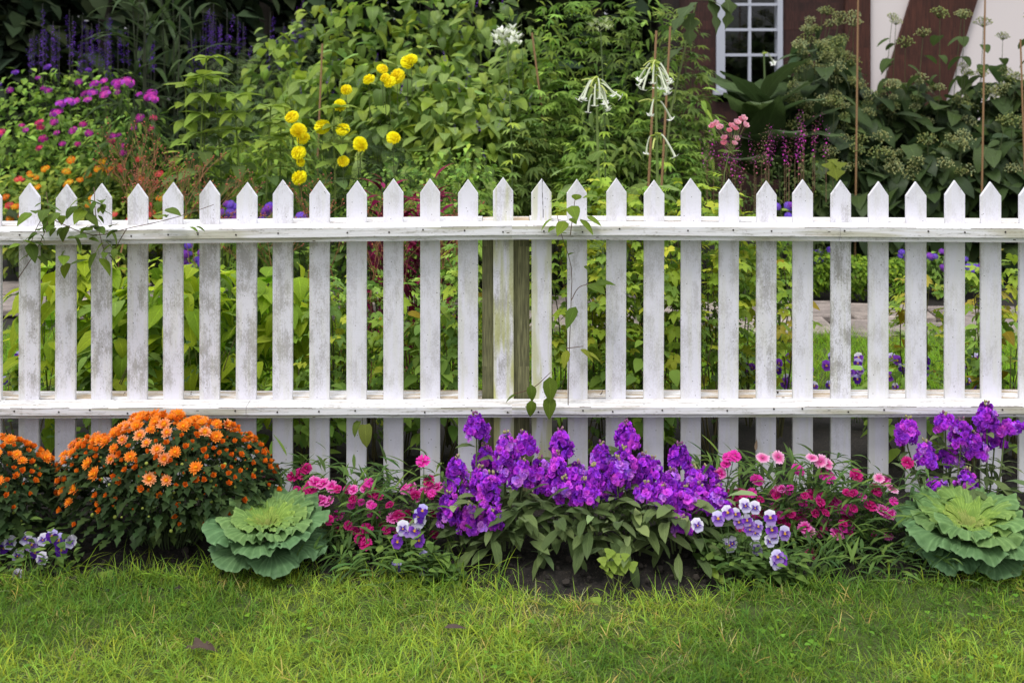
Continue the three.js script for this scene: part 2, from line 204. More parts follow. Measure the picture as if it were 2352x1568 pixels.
// ---------------------------------------------------------------- the fence: pickets, rails, post
const fence = thing('picket_fence', 'weathered white wooden picket fence with two rails, between bed and garden', 'fence', V(0, 0, 0));
const sag = (x) => x < 0.05 ? -0.021 * clamp((0.05 - x) / 1.85) : -0.011 * clamp((x - 0.05) / 1.85);
const sagLow = (x) => x < 0.05 ? -0.004 * clamp((0.05 - x) / 1.85) : 0.002 * clamp((x - 0.05) / 1.85);
{
  const cols = [-188, -104, -21, 64, 147, 231, 313, 397, 480, 563, 648, 733, 818, 903, 988, 1075, 1158, 1245, 1328, 1414, 1501, 1587, 1673, 1760, 1845, 1932, 2019, 2106, 2194, 2279, 2365, 2451];
  const grime = [0.6, 0.6, 0.6, 0.85, 0.75, 0.9, 0.85, 0.75, 0.8, 0.8, 0.7, 0.6, 0.4, 0.45, 0.38, 0.35, 0.8, 0.3, 0.5, 0.5, 0.4, 0.4, 0.42, 0.7, 0.4, 1.0, 0.35, 0.35, 0.35, 0.35, 0.35, 0.35];
  const algae = cols.map((c) => Math.exp(-(((c - 1190) / 70) ** 2)) * 1.0 + 0.12);
  const paint = picture(2048, 1024, (x, y) => {
    const k = x >> 6, u = (x & 63) / 63, v = y / 1023, h = v * 1.25, X = u * 0.075, g = grime[k], mid = smooth(0.36, 0.5, h) * (1 - 0.45 * smooth(0.98, 1.06, h)) + 0.3 * (1 - smooth(0.3, 0.36, h));
    const blot = fbm(X * 38 + k * 31, h * 17, 50 + k, 4), fine = fbm(X * 420 + k * 7, h * 190, 51, 3), streak = fbm(X * 330 + k * 3, h * 9, 52, 3);
    const m = smooth(0.47, 0.8, blot * 0.55 + fine * 0.35 + streak * 0.2 + 0.05 * g) * g * mid * 1.25;
    let c = [mix(223, 229, streak), mix(222, 227, streak), mix(231, 237, streak)];
    c = mix3(c, [148, 145, 142], clamp(m * 0.64));
    const worn = smooth(0.6, 0.68, blot * 0.5 + fine * 0.5) * g * mid * 0.5; c = mix3(c, [160, 154, 150], worn * 0.45);
    const al = algae[k] * smooth(0.35, 0.75, fbm(X * 60 + k * 5, h * 6, 60, 3) + 0.35 * (Math.abs(u - 0.5) * 2) ** 2 - 0.1) * (0.5 + 0.5 * smooth(1.25, 0.2, h)); c = mix3(c, [176, 178, 104], clamp(al * 0.95));
    if (hash(x >> 1, y >> 1, 9) > 0.9988) c = mix3(c, [50, 45, 40], 0.8);
    if (k === 17 && Math.abs(u - 0.56 - 0.02 * Math.sin(h * 30)) < 0.012 && h > 1.09) c = [70, 68, 68];
    return c;
  });
  const bump = picture(512, 1024, (x, y) => { const k = fbm(x / 5, y / 40, 70, 4) * 160 + fbm(x / 9, y / 9, 71, 3) * 95; return [k, k, k]; }, false);
  const pm = new THREE.MeshStandardMaterial({ map: paint, bumpMap: bump, bumpScale: 0.0012, roughness: 0.72 });
  cols.forEach((c, i) => {
    const r = rng(300 + i), x = wide(c - CX, FENCE), w = 0.0362 + (r() - 0.5) * 0.0012, top = 1.236 + sag(x) + (r() - 0.5) * 0.009, sh = new THREE.Shape(), b = 0.055;
    sh.moveTo(-w, b); sh.lineTo(w, b); sh.lineTo(w, top - 0.051); sh.lineTo((r() - 0.5) * 0.003, top); sh.lineTo(-w, top - 0.051); sh.closePath();
    const g = new THREE.ExtrudeGeometry(sh, { depth: 0.013, bevelEnabled: true, bevelSize: 0.0018, bevelThickness: 0.0018, bevelSegments: 2 }); g.translate(0, 0, -0.0148);
    const p = g.attributes.position; for (let q = 0; q < p.count; q++) g.attributes.uv.setXY(q, (i + clamp(0.5 + (p.getX(q) + p.getZ(q) * 0.3) / 0.082, 0.02, 0.98)) / 32, p.getY(q) / 1.25);
    const m = part('picket', g, pm, fence); m.position.x = x; m.rotation.z = (r() - 0.5) * 0.009;
  });
  // rails: two planks laid flat, one on each side of the pickets, at two heights
  const railPaint = (seed, bare) => picture(2048, 256, (x, y) => { // u along 5 m, v round the plank: 0-0.36 top, 0.36-0.54 front, rest below
    const X = x / 2048 * 5, v = y / 255, top = v < 0.37, g = fbm(X * 9, v * 26, seed, 4), f = fbm(X * 90, v * 60, seed + 1, 3), s = fbm(X * 5, v * 190, seed + 2, 3);
    let c = mix3([233, 232, 236], [205, 203, 202], smooth(0.45, 0.7, g) * 0.7); c = mix3(c, [150, 147, 140], smooth(0.58, 0.72, f * 0.6 + g * 0.4) * 0.55);
    if (!top) c = mix3(c, [168, 164, 132], smooth(0.5, 0.72, fbm(X * 3.1, v * 8, seed + 7, 3)) * 0.5);
    const flake = smooth(0.61 - bare * 0.16, 0.63 - bare * 0.16, s * 0.5 + fbm(X * 6, v * 16, seed + 3, 4) * 0.5); c = mix3(c, mix3([196, 172, 140], [150, 126, 96], f), flake * (top ? 0.85 : 0.4) * (0.25 + bare));
    const crack = Math.abs(v - 0.365 - 0.02 * (fbm(X * 8, 1, seed + 5) - 0.5)) < 0.006 && fbm(X * 5, 2, seed + 6, 3) > 0.56; if (crack) c = [70, 60, 50];
    if (hash(x >> 2, y >> 2, seed) > 0.9986) c = [62, 52, 42];
    return c;
  });
  const railMats = { front: new THREE.MeshStandardMaterial({ map: railPaint(100, 0.12), bumpMap: bump, bumpScale: 0.001, roughness: 0.7 }), back: new THREE.MeshStandardMaterial({ map: railPaint(130, 0.75), roughness: 0.85 }), top: new THREE.MeshStandardMaterial({ map: railPaint(160, 0.28), roughness: 0.8 }) };
  function rail(name, x0, x1, z0, z1, yTop, tall, sagF, mat, lip) { // z0 rear edge, z1 front edge
    const c = 0.004, prof = [[z0, 0], [z1 - c, -0.002], [z1, -0.002 - c], [z1, -tall + 0.003], [z1 - 0.003, -tall]];
    if (lip) prof.push([z1 - 0.012, -tall - 0.001], [z1 - 0.014, -tall - lip]);
    prof.push([z0, lip ? -tall - lip : -tall]);
    const V0 = [0, 0.34, 0.37, 0.53, 0.55, ...(lip ? [0.6, 0.68] : []), 0.98], n = prof.length, b = { p: [], u: [], i: [] }, N = 40;
    for (let e = 0; e < n; e++) { const a = prof[e], d = prof[(e + 1) % n], va = V0[e], vb = e === n - 1 ? 0.9 : V0[e + 1]; for (let j = 0; j <= N; j++) { const x = mix(x0, x1, j / N), y = yTop + sagF(x); b.p.push(x, y + a[1], a[0], x, y + d[1], d[0]); b.u.push(x / 5, va, x / 5, vb); if (j < N) { const k = (e * (N + 1) + j) * 2; b.i.push(k, k + 1, k + 2, k + 2, k + 1, k + 3); } } }
    for (const end of [0, 1]) { const s = b.p.length / 3, x = end ? x1 : x0; prof.forEach((q) => { b.p.push(x, yTop + sagF(x) + q[1], q[0]); b.u.push(q[0] + 0.2, 0.45 + q[1]); }); for (let k = 1; k < n - 1; k++) b.i.push(...(end ? [s, s + k + 1, s + k] : [s, s + k, s + k + 1])); }
    const g = new THREE.BufferGeometry(); g.setAttribute('position', new THREE.Float32BufferAttribute(b.p, 3)); g.setAttribute('uv', new THREE.Float32BufferAttribute(b.u, 2)); g.setIndex(b.i); g.computeVertexNormals(); part(name, g, mat, fence);
  }
  const J1 = wide(1930 - CX, 4.42), J2 = wide(565 - CX, 4.42), PL = wide(1108 - CX, 4.6), PR = wide(1216 - CX, 4.6);
  rail('rail', -2.7, J1 - 0.0009, 0.0005, 0.084, 1.079, 0.041, sag, railMats.front, 0.017); rail('rail', J1 + 0.0009, 2.7, 0.0005, 0.083, 1.0785, 0.041, sag, railMats.front, 0.017);
  rail('rail', -2.7, J2 - 0.0008, 0.0005, 0.084, 0.4065, 0.034, sagLow, railMats.front, 0.013); rail('rail', J2 + 0.0008, 2.7, 0.0005, 0.0835, 0.4062, 0.034, sagLow, railMats.front, 0.013);
  rail('rail', -2.7, PL, -0.105, -0.0185, 1.081, 0.041, sag, railMats.top, 0); rail('rail', PR, 2.7, -0.105, -0.0185, 1.082, 0.041, sag, railMats.top, 0); rail('rail', PL + 0.002, PR - 0.002, -0.1, -0.0185, 1.079, 0.03, sag, railMats.back, 0);
  rail('rail', -2.7, PL, -0.105, -0.0185, 0.407, 0.034, sagLow, railMats.back, 0); rail('rail', PR, 2.7, -0.105, -0.0185, 0.4075, 0.034, sagLow, railMats.back, 0);
  const wood = solid([0.47, 0.46, 0.22], 0.9, { map: grainMap, bumpMap: grainMap, bumpScale: 0.003 });
  for (const [a, b] of [[PL + 0.001, (PL + PR) / 2 - 0.006], [(PL + PR) / 2 + 0.004, PR - 0.001]]) { const g = new THREE.BoxGeometry(b - a, 1.05, 0.085, 1, 1, 1); boxUV(g, 2.2); const m = part('post', g, wood, fence); m.position.set((a + b) / 2, 0.523, -0.0625); }
  { // nail heads
    const nb = new Batch(), r = rng(9), g = new THREE.CylinderGeometry(0.0033, 0.0033, 0.003, 7); g.rotateX(Math.PI / 2);
    for (const c of cols) for (const [y, z] of [[1.058, 0.0845], [0.389, 0.0845]]) if (r() < 0.85) { const x = wide(c - CX, FENCE) + (r() - 0.5) * 0.05; nb.add(g, new THREE.Matrix4().makeTranslation(x, y + (y > 1 ? sag(x) : sagLow(x)) + (r() - 0.5) * 0.014, z), [0.03, 0.022, 0.018]); }
    nb.build('nail_heads', stemMat, fence, 'stuff');
  }
  { // bits of dry litter caught on the lower rail
    const r = rng(13), g = leaf('ovate', 0.022, 0.012, { seg: 3, curl: 1.6, fold: 0.5 });
    for (let k = 0; k < 16; k++) { const m = put('rail_leaf', g, solid(pick([[0.05, 0.035, 0.025], [0.12, 0.075, 0.04], [0.03, 0.025, 0.02]], r), 0.9), scene, turn(r() * 6.28, (r() - 0.5) * 0.5, r() * 3, V(-1.8 + r() * 3.7, 0.414, -0.03 - r() * 0.06), 0.5 + r() * 0.7)); tag(m, 'tiny curled dry leaf lying on the lower fence rail', 'leaf', 'dry leaves on the lower rail'); }
  }
}

// ---------------------------------------------------------------- flowers (each faces +y)
function rosette(layers, centre) { const b = new Batch(); for (const l of layers) for (let k = 0; k < l.n; k++) { const r = l.r ?? (() => 0.5); b.add(pick(l.geos, l.r ?? Math.random), turn((k + (l.off ?? 0)) / l.n * 6.2832 + (r() - 0.5) * (l.jit ?? 0.2), l.el + (r() - 0.5) * (l.eljit ?? 0.2), (r() - 0.5) * 0.3, V(0, l.y ?? 0, 0), (l.k ?? 1) * (0.9 + r() * 0.2)), vary(l.c ?? [1, 1, 1], r, l.v ?? 0.1)); } if (centre) b.add(centre.g, new THREE.Matrix4().makeTranslation(0, centre.y, 0)); return b.geometry(); }
const fade = (a, b, p = 1) => (s, t) => mix3(a, b, t ** p);
const YELLOW = [0.85, 0.5, 0.02];
const mumOpen = [1, 2, 3].map((s) => { const r = rng(s), out = leaf('strap', 0.026, 0.0085, { seg: 3, cols: 2, fold: 0.5, curl: -0.35, color: fade([0.92, 0.3, 0.012], s === 1 ? [0.96, 0.5, 0.28] : [0.95, 0.34, 0.06], 1.6) }), inn = leaf('strap', 0.018, 0.007, { seg: 3, cols: 2, fold: 0.5, curl: -0.5, color: fade([0.98, 0.5, 0.015], [0.98, 0.36, 0.03]) }); return rosette([{ geos: [out], n: 15, el: 0.18, r, eljit: 0.3 }, { geos: [out], n: 13, el: 0.45, r, k: 0.9, y: 0.002, off: 0.5, eljit: 0.25 }, { geos: [inn], n: 11, el: 0.85, r, y: 0.003 }], { g: blob(0.0088, YELLOW, 7, 5, 0.7), y: 0.006 }); });
const mumHalf = [4, 5].map((s) => { const r = rng(s), p = leaf('strap', 0.0185, 0.0085, { seg: 3, cols: 2, fold: 0.5, curl: -0.7, color: () => [0.8, 0.205, 0.012] }); return rosette([{ geos: [p], n: 12, el: 0.55, r, eljit: 0.3 }, { geos: [p], n: 10, el: 0.95, r, k: 0.85, off: 0.5 }, { geos: [p], n: 7, el: 1.25, r, k: 0.7 }], { g: blob(0.006, [0.5, 0.12, 0.01], 6, 4, 1), y: 0.004 }); });
const mumTight = [6].map((s) => { const r = rng(s), p = leaf('strap', 0.013, 0.007, { seg: 2, cols: 2, fold: 0.5, curl: -0.9, color: () => [0.74, 0.175, 0.011] }); return rosette([{ geos: [p], n: 9, el: 0.9, r }, { geos: [p], n: 6, el: 1.3, r, k: 0.85 }], { g: blob(0.0058, [0.1, 0.16, 0.03], 6, 4, 0.9), y: 0.001 }); });
const mumBud = blob(0.0058, [0.42, 0.44, 0.1], 6, 5, 0.9);
const lobedLeaf = [0, 1].map((k) => leaf('lobed', 0.05, 0.032, { seg: 7, cols: 2, fold: 0.3, curl: 0.5 + k * 0.5 }));

// ---------------------------------------------------------------- front bed: chrysanthemums
function mum(label, px, d, topPy, halfPx, rz, nf, nl, seed, lean) {
  const base = foot(px, d), r = rng(seed), o = thing('chrysanthemum', label, 'flower bush', base, 'orange chrysanthemum bushes'), h = heightAt(topPy, d), rx = wide(halfPx, d), fol = new Batch(), tints = [[0.04, 0.075, 0.02], [0.058, 0.1, 0.028], [0.03, 0.055, 0.018]];
  const top = (x, z) => Math.sqrt(Math.max(0, 1 - (x / rx) ** 2 - (z / rz) ** 2));
  const shell = (x, z) => 0.16 + (h - 0.16) * top(x, z) ** 0.8 * (0.86 + 0.3 * noise(x * 9 + seed, z * 9 + 2, 5)) + lean * x;
  const own = [];
  for (let i = 0; i < nl; i++) { const a = r() * 6.28, q = Math.sqrt(r()), x = Math.cos(a) * q * rx * 0.97, z = Math.sin(a) * q * rz * 0.97, y = mix(0.04, Math.max(0.05, shell(x, z) - 0.02), 1 - r() ** 1.7 * (1 - q * 0.3)), az = Math.atan2(x / rx, z / rz) + (r() - 0.5) * 1.6, m = turn(az, mix(-0.5, 0.55, r()), (r() - 0.5) * 0.8, V(x, y, z), 0.75 + r() * 0.6); if (own.length < 90 && z > rz * 0.35 && r() < 0.4) own.push(m); else fol.add(pick(lobedLeaf, r), m, vary(pick(tints, r), r, 0.25)); }
  for (const m of own) put('leaf', pick(lobedLeaf, r), green(pick(tints, r)), o, m);
  fol.build('foliage', green(), o, 'stuff');
  const stems = new Batch(); for (let i = 0; i < 60; i++) { const a = r() * 6.28, q = Math.sqrt(r()) * 0.95, x = Math.cos(a) * q * rx, z = Math.sin(a) * q * rz; stems.add(tube(arc(V(x * 0.25, 0, z * 0.25), V(x, shell(x, z) - 0.005, z), 0.03, r), 0.0022, 0.0014, 4, 5), ID, [0.06, 0.09, 0.03]); } stems.build('branch_growth', stemMat, o, 'stuff');
  const seen = []; let tries = 0;
  while (seen.length < nf && tries++ < nf * 60) {
    const a = r() * 6.28, q = Math.sqrt(r()), x = Math.cos(a) * q * rx, z = Math.sin(a) * q * rz; if (z < -rz * 0.55) continue;
    const edge = q > 0.93, drop = edge ? r() ** 1.6 * 0.26 : 0, y = shell(x, z) - drop; if (y < 0.13) continue;
    const rel = (y / h), u = x / rx, dens = smooth(0.24, 0.74, rel + (r() - 0.5) * 0.15 - 0.1 * u); if (r() > dens + 0.08) continue;
    const p = V(x * 1.02, y + 0.006, z * 1.02), open = r() < smooth(0.55, 1.02, rel - 0.3 * u + (r() - 0.5) * 0.3) * 0.75, k = open ? 0.72 + r() * 0.34 : 0.58 + r() * 0.48; if (seen.some((s) => s.distanceTo(p) < (open ? 0.03 : 0.022))) continue;
    seen.push(p);
    const n = V(u * 0.8 + (r() - 0.5) * 0.5, 0.75 + (r() - 0.5) * 0.3, z / rz * 0.8 + 0.25 + (r() - 0.5) * 0.4), kind = open ? pick(mumOpen, r) : r() < 0.68 ? pick(mumHalf, r) : mumTight[0];
    put('flower', kind, petal(pick([[1, 1, 1], [0.95, 0.86, 0.85], [1.0, 1.06, 1.1]], r)), o, facing(n, r() * 6, p, k));
  }
  for (let i = 0; i < nf * 0.28; i++) { const a = r() * 3.14, q = 0.75 + r() * 0.25, x = Math.cos(a) * q * rx, z = Math.sin(a) * q * rz, y = shell(x, z) - r() * 0.14; if (y < 0.12) continue; put('flower_bud', mumBud, petal([0.9, 1, 0.9]), o, facing(V(0, 1, 0.2), 0, V(x, y + 0.012, z), 0.7 + r() * 0.7)); }
}
mum('large orange chrysanthemum bush in full bloom beside the green cabbage', 388, 4.16, 972, 250, 0.22, 292, 2000, 41, -0.05);
mum('smaller orange chrysanthemum bush cut off by the picture edge', -28, 4.14, 1024, 160, 0.22, 140, 1100, 42, -0.05);

// ---------------------------------------------------------------- ornamental cabbages
function cabbage(label, px, d, size, seed, yaw, open = 1) {
  const o = thing('ornamental_cabbage', label, 'cabbage', foot(px, d), 'ornamental cabbages'), r = rng(seed);
  const make = (L, el0, flare, ruff, k, half) => { // a broad leaf that rises from the heart; its rim flares out and is crimped
    const ph = k * 7.31, wave = (s) => (noise(s * 4.5 + ph, 3.3, 61) - 0.5) * 2.2 + (noise(s * 11 + ph, 7.7, 62) - 0.5) * 1.3 + (noise(s * 23 + ph, 1.9, 63) - 0.5) * 0.5;
    const N = 16, el = (t) => el0 + 0.12 - 0.25 * t - flare * smooth(0.6, 1, t), rs = [0], ys = [0]; for (let j = 1; j <= N; j++) { const q = el((j - 0.5) / N); rs.push(rs[j - 1] + Math.cos(q) / N); ys.push(ys[j - 1] + Math.sin(q) / N); }
    return grid(44, N, (s, t) => {
      const e = Math.abs(s), j = Math.round(t * N), R = L * (1 - 0.22 * Math.pow(e, 2.2) + 0.05 * (noise(s * 13 + ph, 9.1, 64) - 0.5) * t * t), ang = s * half * (0.3 + 0.7 * Math.pow(t, 0.5));
      const q = el(t), w = ruff * L * Math.pow(t, 4.6) * wave(s), cup = 0.1 * L * s * s * t;
      const rr = R * rs[j] - w * Math.sin(q), y = R * ys[j] + w * Math.cos(q) + cup;
      return [Math.sin(ang) * rr, y, Math.cos(ang) * rr];
    }, (s, t) => t > 0.95 ? [1.4, 1.3, 1.45] : [1, 1, 1]);
  };
  const rings = [ // count, length, angle, flare of the rim, crimp, half-angle, colour, foot height
    [7, 0.93, 0.12, 0.5, 0.085, 0.6, [0.21, 0.37, 0.18], 0.03], [7, 1.02, 0.5, 0.7, 0.08, 0.62, [0.24, 0.42, 0.19], 0.03], [7, 0.94, 0.7, 0.8, 0.085, 0.64, [0.31, 0.5, 0.19], 0.035], [7, 0.8, 0.85, 0.85, 0.09, 0.66, [0.38, 0.57, 0.17], 0.035], [6, 0.64, 0.95, 0.9, 0.1, 0.7, [0.42, 0.62, 0.14], 0.04], [6, 0.48, 1.02, 0.95, 0.11, 0.78, [0.5, 0.66, 0.15], 0.045], [5, 0.34, 1.1, 1.0, 0.13, 0.9, [0.56, 0.62, 0.18], 0.05]];
  const lift = 0.05;
  rings.forEach(([n, L, el, bend, ruff, half, col, y], q) => {
    const geos = [0, 1, 2].map((k) => make(L * size, el * open, bend, ruff * (2 - open), k + q * 3 + seed, half));
    for (let k = 0; k < n; k++) put('leaf', pick(geos, r), green(vary(col, r, 0.07), { map: fanMap, through: 0.2, wax: 0.12, bump: fanMap, bumpScale: 0.003 }), o, turn((k + q * 0.47) / n * 6.283 + (r() - 0.5) * 0.3 + yaw, (r() - 0.5) * 0.16, (r() - 0.5) * 0.16, V(0, y + lift, 0), 0.93 + r() * 0.14));
  });
  part('stalk', tube([V(0, 0, 0), V(0, 0.13, 0)], 0.018, 0.03, 8), solid([0.2, 0.24, 0.12]), o);
  o.rotation.x = 0.1;
}
cabbage('ruffled green ornamental cabbage growing between chrysanthemum and pink dianthus', 617, 4.0, 0.218, 51, 0.3);
cabbage('ruffled pale green ornamental cabbage below the separate purple stock group', 2222, 4.02, 0.24, 77, 2.1, 0.84);

// ---------------------------------------------------------------- stock: purple flower spikes over grey-green leaves
const stockPetal = [0, 1, 2].map((k) => leaf('fan', 0.02, 0.02, { seg: 4, cols: 3, fold: 0.3, curl: 0.6 - k * 0.45, wave: 0.17, waves: 1.5, phase: k * 2, cup: -0.1 }));
const floretGeo = [1, 2, 3].map((s) => { const r = rng(60 + s); return rosette([{ geos: stockPetal, n: 6, el: 0.1, r, eljit: 0.9, v: 0.3, jit: 0.8 }, { geos: stockPetal, n: 5, el: 0.75, r, k: 0.78, v: 0.16, off: 0.5, y: 0.002, jit: 0.6, eljit: 0.5 }, { geos: stockPetal, n: 3, el: 1.2, r, k: 0.5, y: 0.004, v: 0.1 }]); });
const stockBud = blob(0.005, [0.45, 0.42, 0.22], 5, 4, 1.5);
const stockTints = [[0.5, 0.05, 0.72], [0.58, 0.06, 0.8], [0.38, 0.04, 0.62], [0.7, 0.1, 0.8], [0.44, 0.06, 0.74], [0.66, 0.24, 0.86], [0.3, 0.03, 0.52]];
const stockLeaf = [0.4, 1.0, 1.5, 0.75].map((c, k) => leaf('oblong', 0.125, 0.032, { seg: 6, cols: 2, fold: 0.28, curl: c, rise: 0.25, wave: 0.01, phase: k }));
const stockGreens = [[0.2, 0.285, 0.105], [0.26, 0.35, 0.13], [0.15, 0.22, 0.08], [0.31, 0.4, 0.16]];
function stock(label, group, px, d, spikes, nl, seed, reach = 1) {
  const base = foot(px, d), o = thing('stock_plant', label, 'flowering plant', base, group), r = rng(seed);
  for (const [sx, ty, by, dd = 0] of spikes) {
    const a = at(sx, by, d + dd).sub(base), b = at(sx + (r() - 0.5) * 10, ty + 14, d + dd).sub(base), len = Math.max(0.05, a.distanceTo(b)), st = V(a.x * 0.3 + (r() - 0.5) * 0.03, 0.01, a.z * 0.3);
    part('stem', tube([st, V(mix(st.x, a.x, 0.6) , a.y * 0.55, mix(st.z, a.z, 0.6)), a, b], 0.0042, 0.0025, 5, 8), solid([0.13, 0.17, 0.06]), o);
    const sp = new THREE.Group(); sp.name = 'flower_spike'; o.add(sp);
    const n = Math.round(8 + len * 165), ax = b.clone().sub(a).normalize();
    for (let k = 0; k < n; k++) { const t = (k + r() * 0.5) / n, g = k * 2.4 + r() * 0.4, el = mix(-0.15, 0.75, t * t), rad = mix(0.03, 0.014, t ** 2.2) * (0.75 + r() * 0.5), dir = V(Math.cos(g) * Math.cos(el), Math.sin(el), Math.sin(g) * Math.cos(el)); const p = a.clone().addScaledVector(ax, t * len).add(V(dir.x * rad, 0, dir.z * rad)); put('floret', pick(floretGeo, r), petal(pick(stockTints, r)), sp, facing(dir.add(V((r() - 0.5) * 0.9, (r() - 0.3) * 0.7, (r() - 0.5) * 0.9)), r() * 6, p, mix(1.02, 0.75, t * t) * (0.75 + r() * 0.45))); }
    for (let k = 0; k < 6; k++) { const g = r() * 6.28; put('flower_bud', stockBud, petal(r() < 0.6 ? [1, 1, 0.9] : [0.7, 0.3, 1.2]), sp, facing(V(Math.cos(g) * 0.4, 1, Math.sin(g) * 0.4), 0, b.clone().add(V(Math.cos(g) * 0.008, 0.006 + r() * 0.012, Math.sin(g) * 0.008)), 0.6 + r() * 0.4)); }
    for (let k = 0; k < 9; k++) { const t = 0.35 + r() * 0.6, p = st.clone().lerp(a, t), az = r() * 6.28; put('leaf', pick(stockLeaf, r), green(pick(stockGreens, r), { map: veinMap }), o, turn(az, 0.55 - r() * 0.5, (r() - 0.5) * 0.6, p, (0.5 + r() * 0.45) * reach)); }
  }
  const fol = new Batch();
  for (let k = 0; k < nl * 1.7; k++) { const front = k % 3 !== 0, az = front ? (r() - 0.5) * 2.6 : r() * 6.28, y = 0.035 + r() * 0.17, q = 0.02 + r() * 0.14, m = turn(az, 0.75 - r() * 1.0, (r() - 0.5) * 0.8, V(Math.sin(az) * q, y, Math.cos(az) * q), (0.7 + r() * 0.6) * reach); if (front) put('leaf', pick(stockLeaf, r), green(pick(stockGreens, r), { map: veinMap }), o, m); else fol.add(pick(stockLeaf, r), m, vary(pick(stockGreens, r), r, 0.2)); }
  fol.build('foliage', green([1, 1, 1]), o, 'stuff');
}
const SG = 'purple stock plants in the middle of the bed', SL = 'purple stock with ruffled flower spikes over grey green leaves, ';
stock(SL + ORD[0] + ' from the crimson dianthus', SG, 1075, 4.12, [[1095, 942, 1000, 0.03], [1050, 1042, 1130, -0.04], [1110, 1015, 1085, 0.08], [1030, 1120, 1200, -0.1], [1078, 1150, 1215, -0.12], [1108, 1065, 1140, -0.04]], 11, 71);
stock(SL + ORD[1] + ' from the crimson dianthus', SG, 1165, 4.1, [[1162, 985, 1065, 0], [1205, 985, 1035, 0.06], [1125, 1080, 1165, -0.06], [1200, 1048, 1112, -0.02], [1240, 1045, 1100, 0.05], [1128, 1165, 1205, -0.13], [1160, 1040, 1105, 0.0]], 26, 72);
stock(SL + ORD[2] + ' from the crimson dianthus', SG, 1270, 4.12, [[1290, 978, 1040, 0.06], [1283, 1035, 1120, -0.02], [1300, 1090, 1150, -0.06], [1250, 1075, 1130, 0.02], [1325, 1055, 1120, 0.0]], 28, 73);
stock(SL + ORD[3] + ' from the crimson dianthus', SG, 1365, 4.08, [[1385, 1012, 1075, 0.05], [1362, 1060, 1130, -0.02], [1405, 1065, 1135, 0.02], [1345, 1095, 1150, -0.06]], 28, 74);
stock(SL + ORD[4] + ' from the crimson dianthus', SG, 1450, 4.08, [[1440, 963, 1020, 0.06], [1436, 1020, 1090, 0.0], [1475, 1035, 1105, 0.04], [1418, 1045, 1110, -0.02], [1500, 1045, 1110, 0.03], [1482, 1100, 1150, -0.05]], 28, 75);
stock(SL + ORD[5] + ' from the crimson dianthus', SG, 1560, 4.1, [[1558, 1012, 1070, 0.06], [1540, 1070, 1130, 0.0], [1592, 1065, 1130, 0.04], [1572, 1110, 1165, -0.05], [1530, 1110, 1150, -0.07]], 24, 76);
stock(SL + ORD[6] + ' from the crimson dianthus', SG, 1625, 4.12, [[1630, 1062, 1125, 0.05], [1612, 1105, 1170, -0.03], [1648, 1110, 1172, -0.02], [1570, 1180, 1215, -0.12]], 8, 77);
const SR = 'purple stock plants behind the pale cabbage';
stock('purple stock with loose spikes behind the pale cabbage, on its dianthus side', SR, 2170, 4.28, [[2083, 952, 1010, 0.05], [2128, 1005, 1065, 0], [2172, 942, 985, 0.05], [2208, 955, 1020, 0], [2185, 1020, 1060, 0.04], [2152, 1100, 1135, -0.08]], 12, 78, 0.85);
stock('purple stock with the tallest single spike, rising before the lower rail behind the pale cabbage', SR, 2255, 4.28, [[2268, 918, 985, 0.02], [2238, 985, 1045, 0], [2222, 1072, 1125, -0.09], [2285, 990, 1020, 0.05], [2312, 970, 985, 0]], 14, 79, 0.85);

// ---------------------------------------------------------------- dianthus
const pinkPetal = (a, m, b) => leaf('wedge', 0.019, 0.02, { seg: 4, cols: 8, fold: 0.06, curl: 0.35, rise: 0.1, tooth: 0.07, color: (s, t) => t < 0.5 ? mix3(a, m, t * 2) : mix3(m, b, (t - 0.5) * 2) });
const pinkFlower = [[[0.32, 0.0, 0.09], [0.6, 0.015, 0.26], [0.8, 0.22, 0.55]], [[0.4, 0.005, 0.13], [0.7, 0.03, 0.34], [0.76, 0.06, 0.44]], [[0.2, 0.0, 0.045], [0.4, 0.004, 0.11], [0.58, 0.03, 0.22]], [[0.36, 0.005, 0.11], [0.72, 0.12, 0.36], [0.84, 0.5, 0.68]]].map((c, k) => { const r = rng(90 + k); return rosette([{ geos: [pinkPetal(...c)], n: 5, el: 0.15, r, jit: 0.15, v: 0.08 }, { geos: [pinkPetal(...c)], n: k === 3 ? 0 : 3, el: 0.5, r, k: 0.75, y: 0.002 }], { g: blob(0.0022, [0.5, 0.2, 0.3], 5, 4), y: 0.003 }); });
const calyx = (() => { const g = new THREE.CylinderGeometry(0.0035, 0.0022, 0.018, 6, 1); g.translate(0, -0.009, 0); return g; })();
const lanceLeaf = [0.3, 0.8, 1.2].map((c) => leaf('lance', 0.075, 0.0105, { seg: 5, cols: 2, fold: 0.4, curl: c, rise: 0.15 }));
const dianGreens = lush([[0.07, 0.13, 0.04], [0.1, 0.17, 0.055], [0.055, 0.1, 0.04], [0.13, 0.21, 0.06]], 1.15);
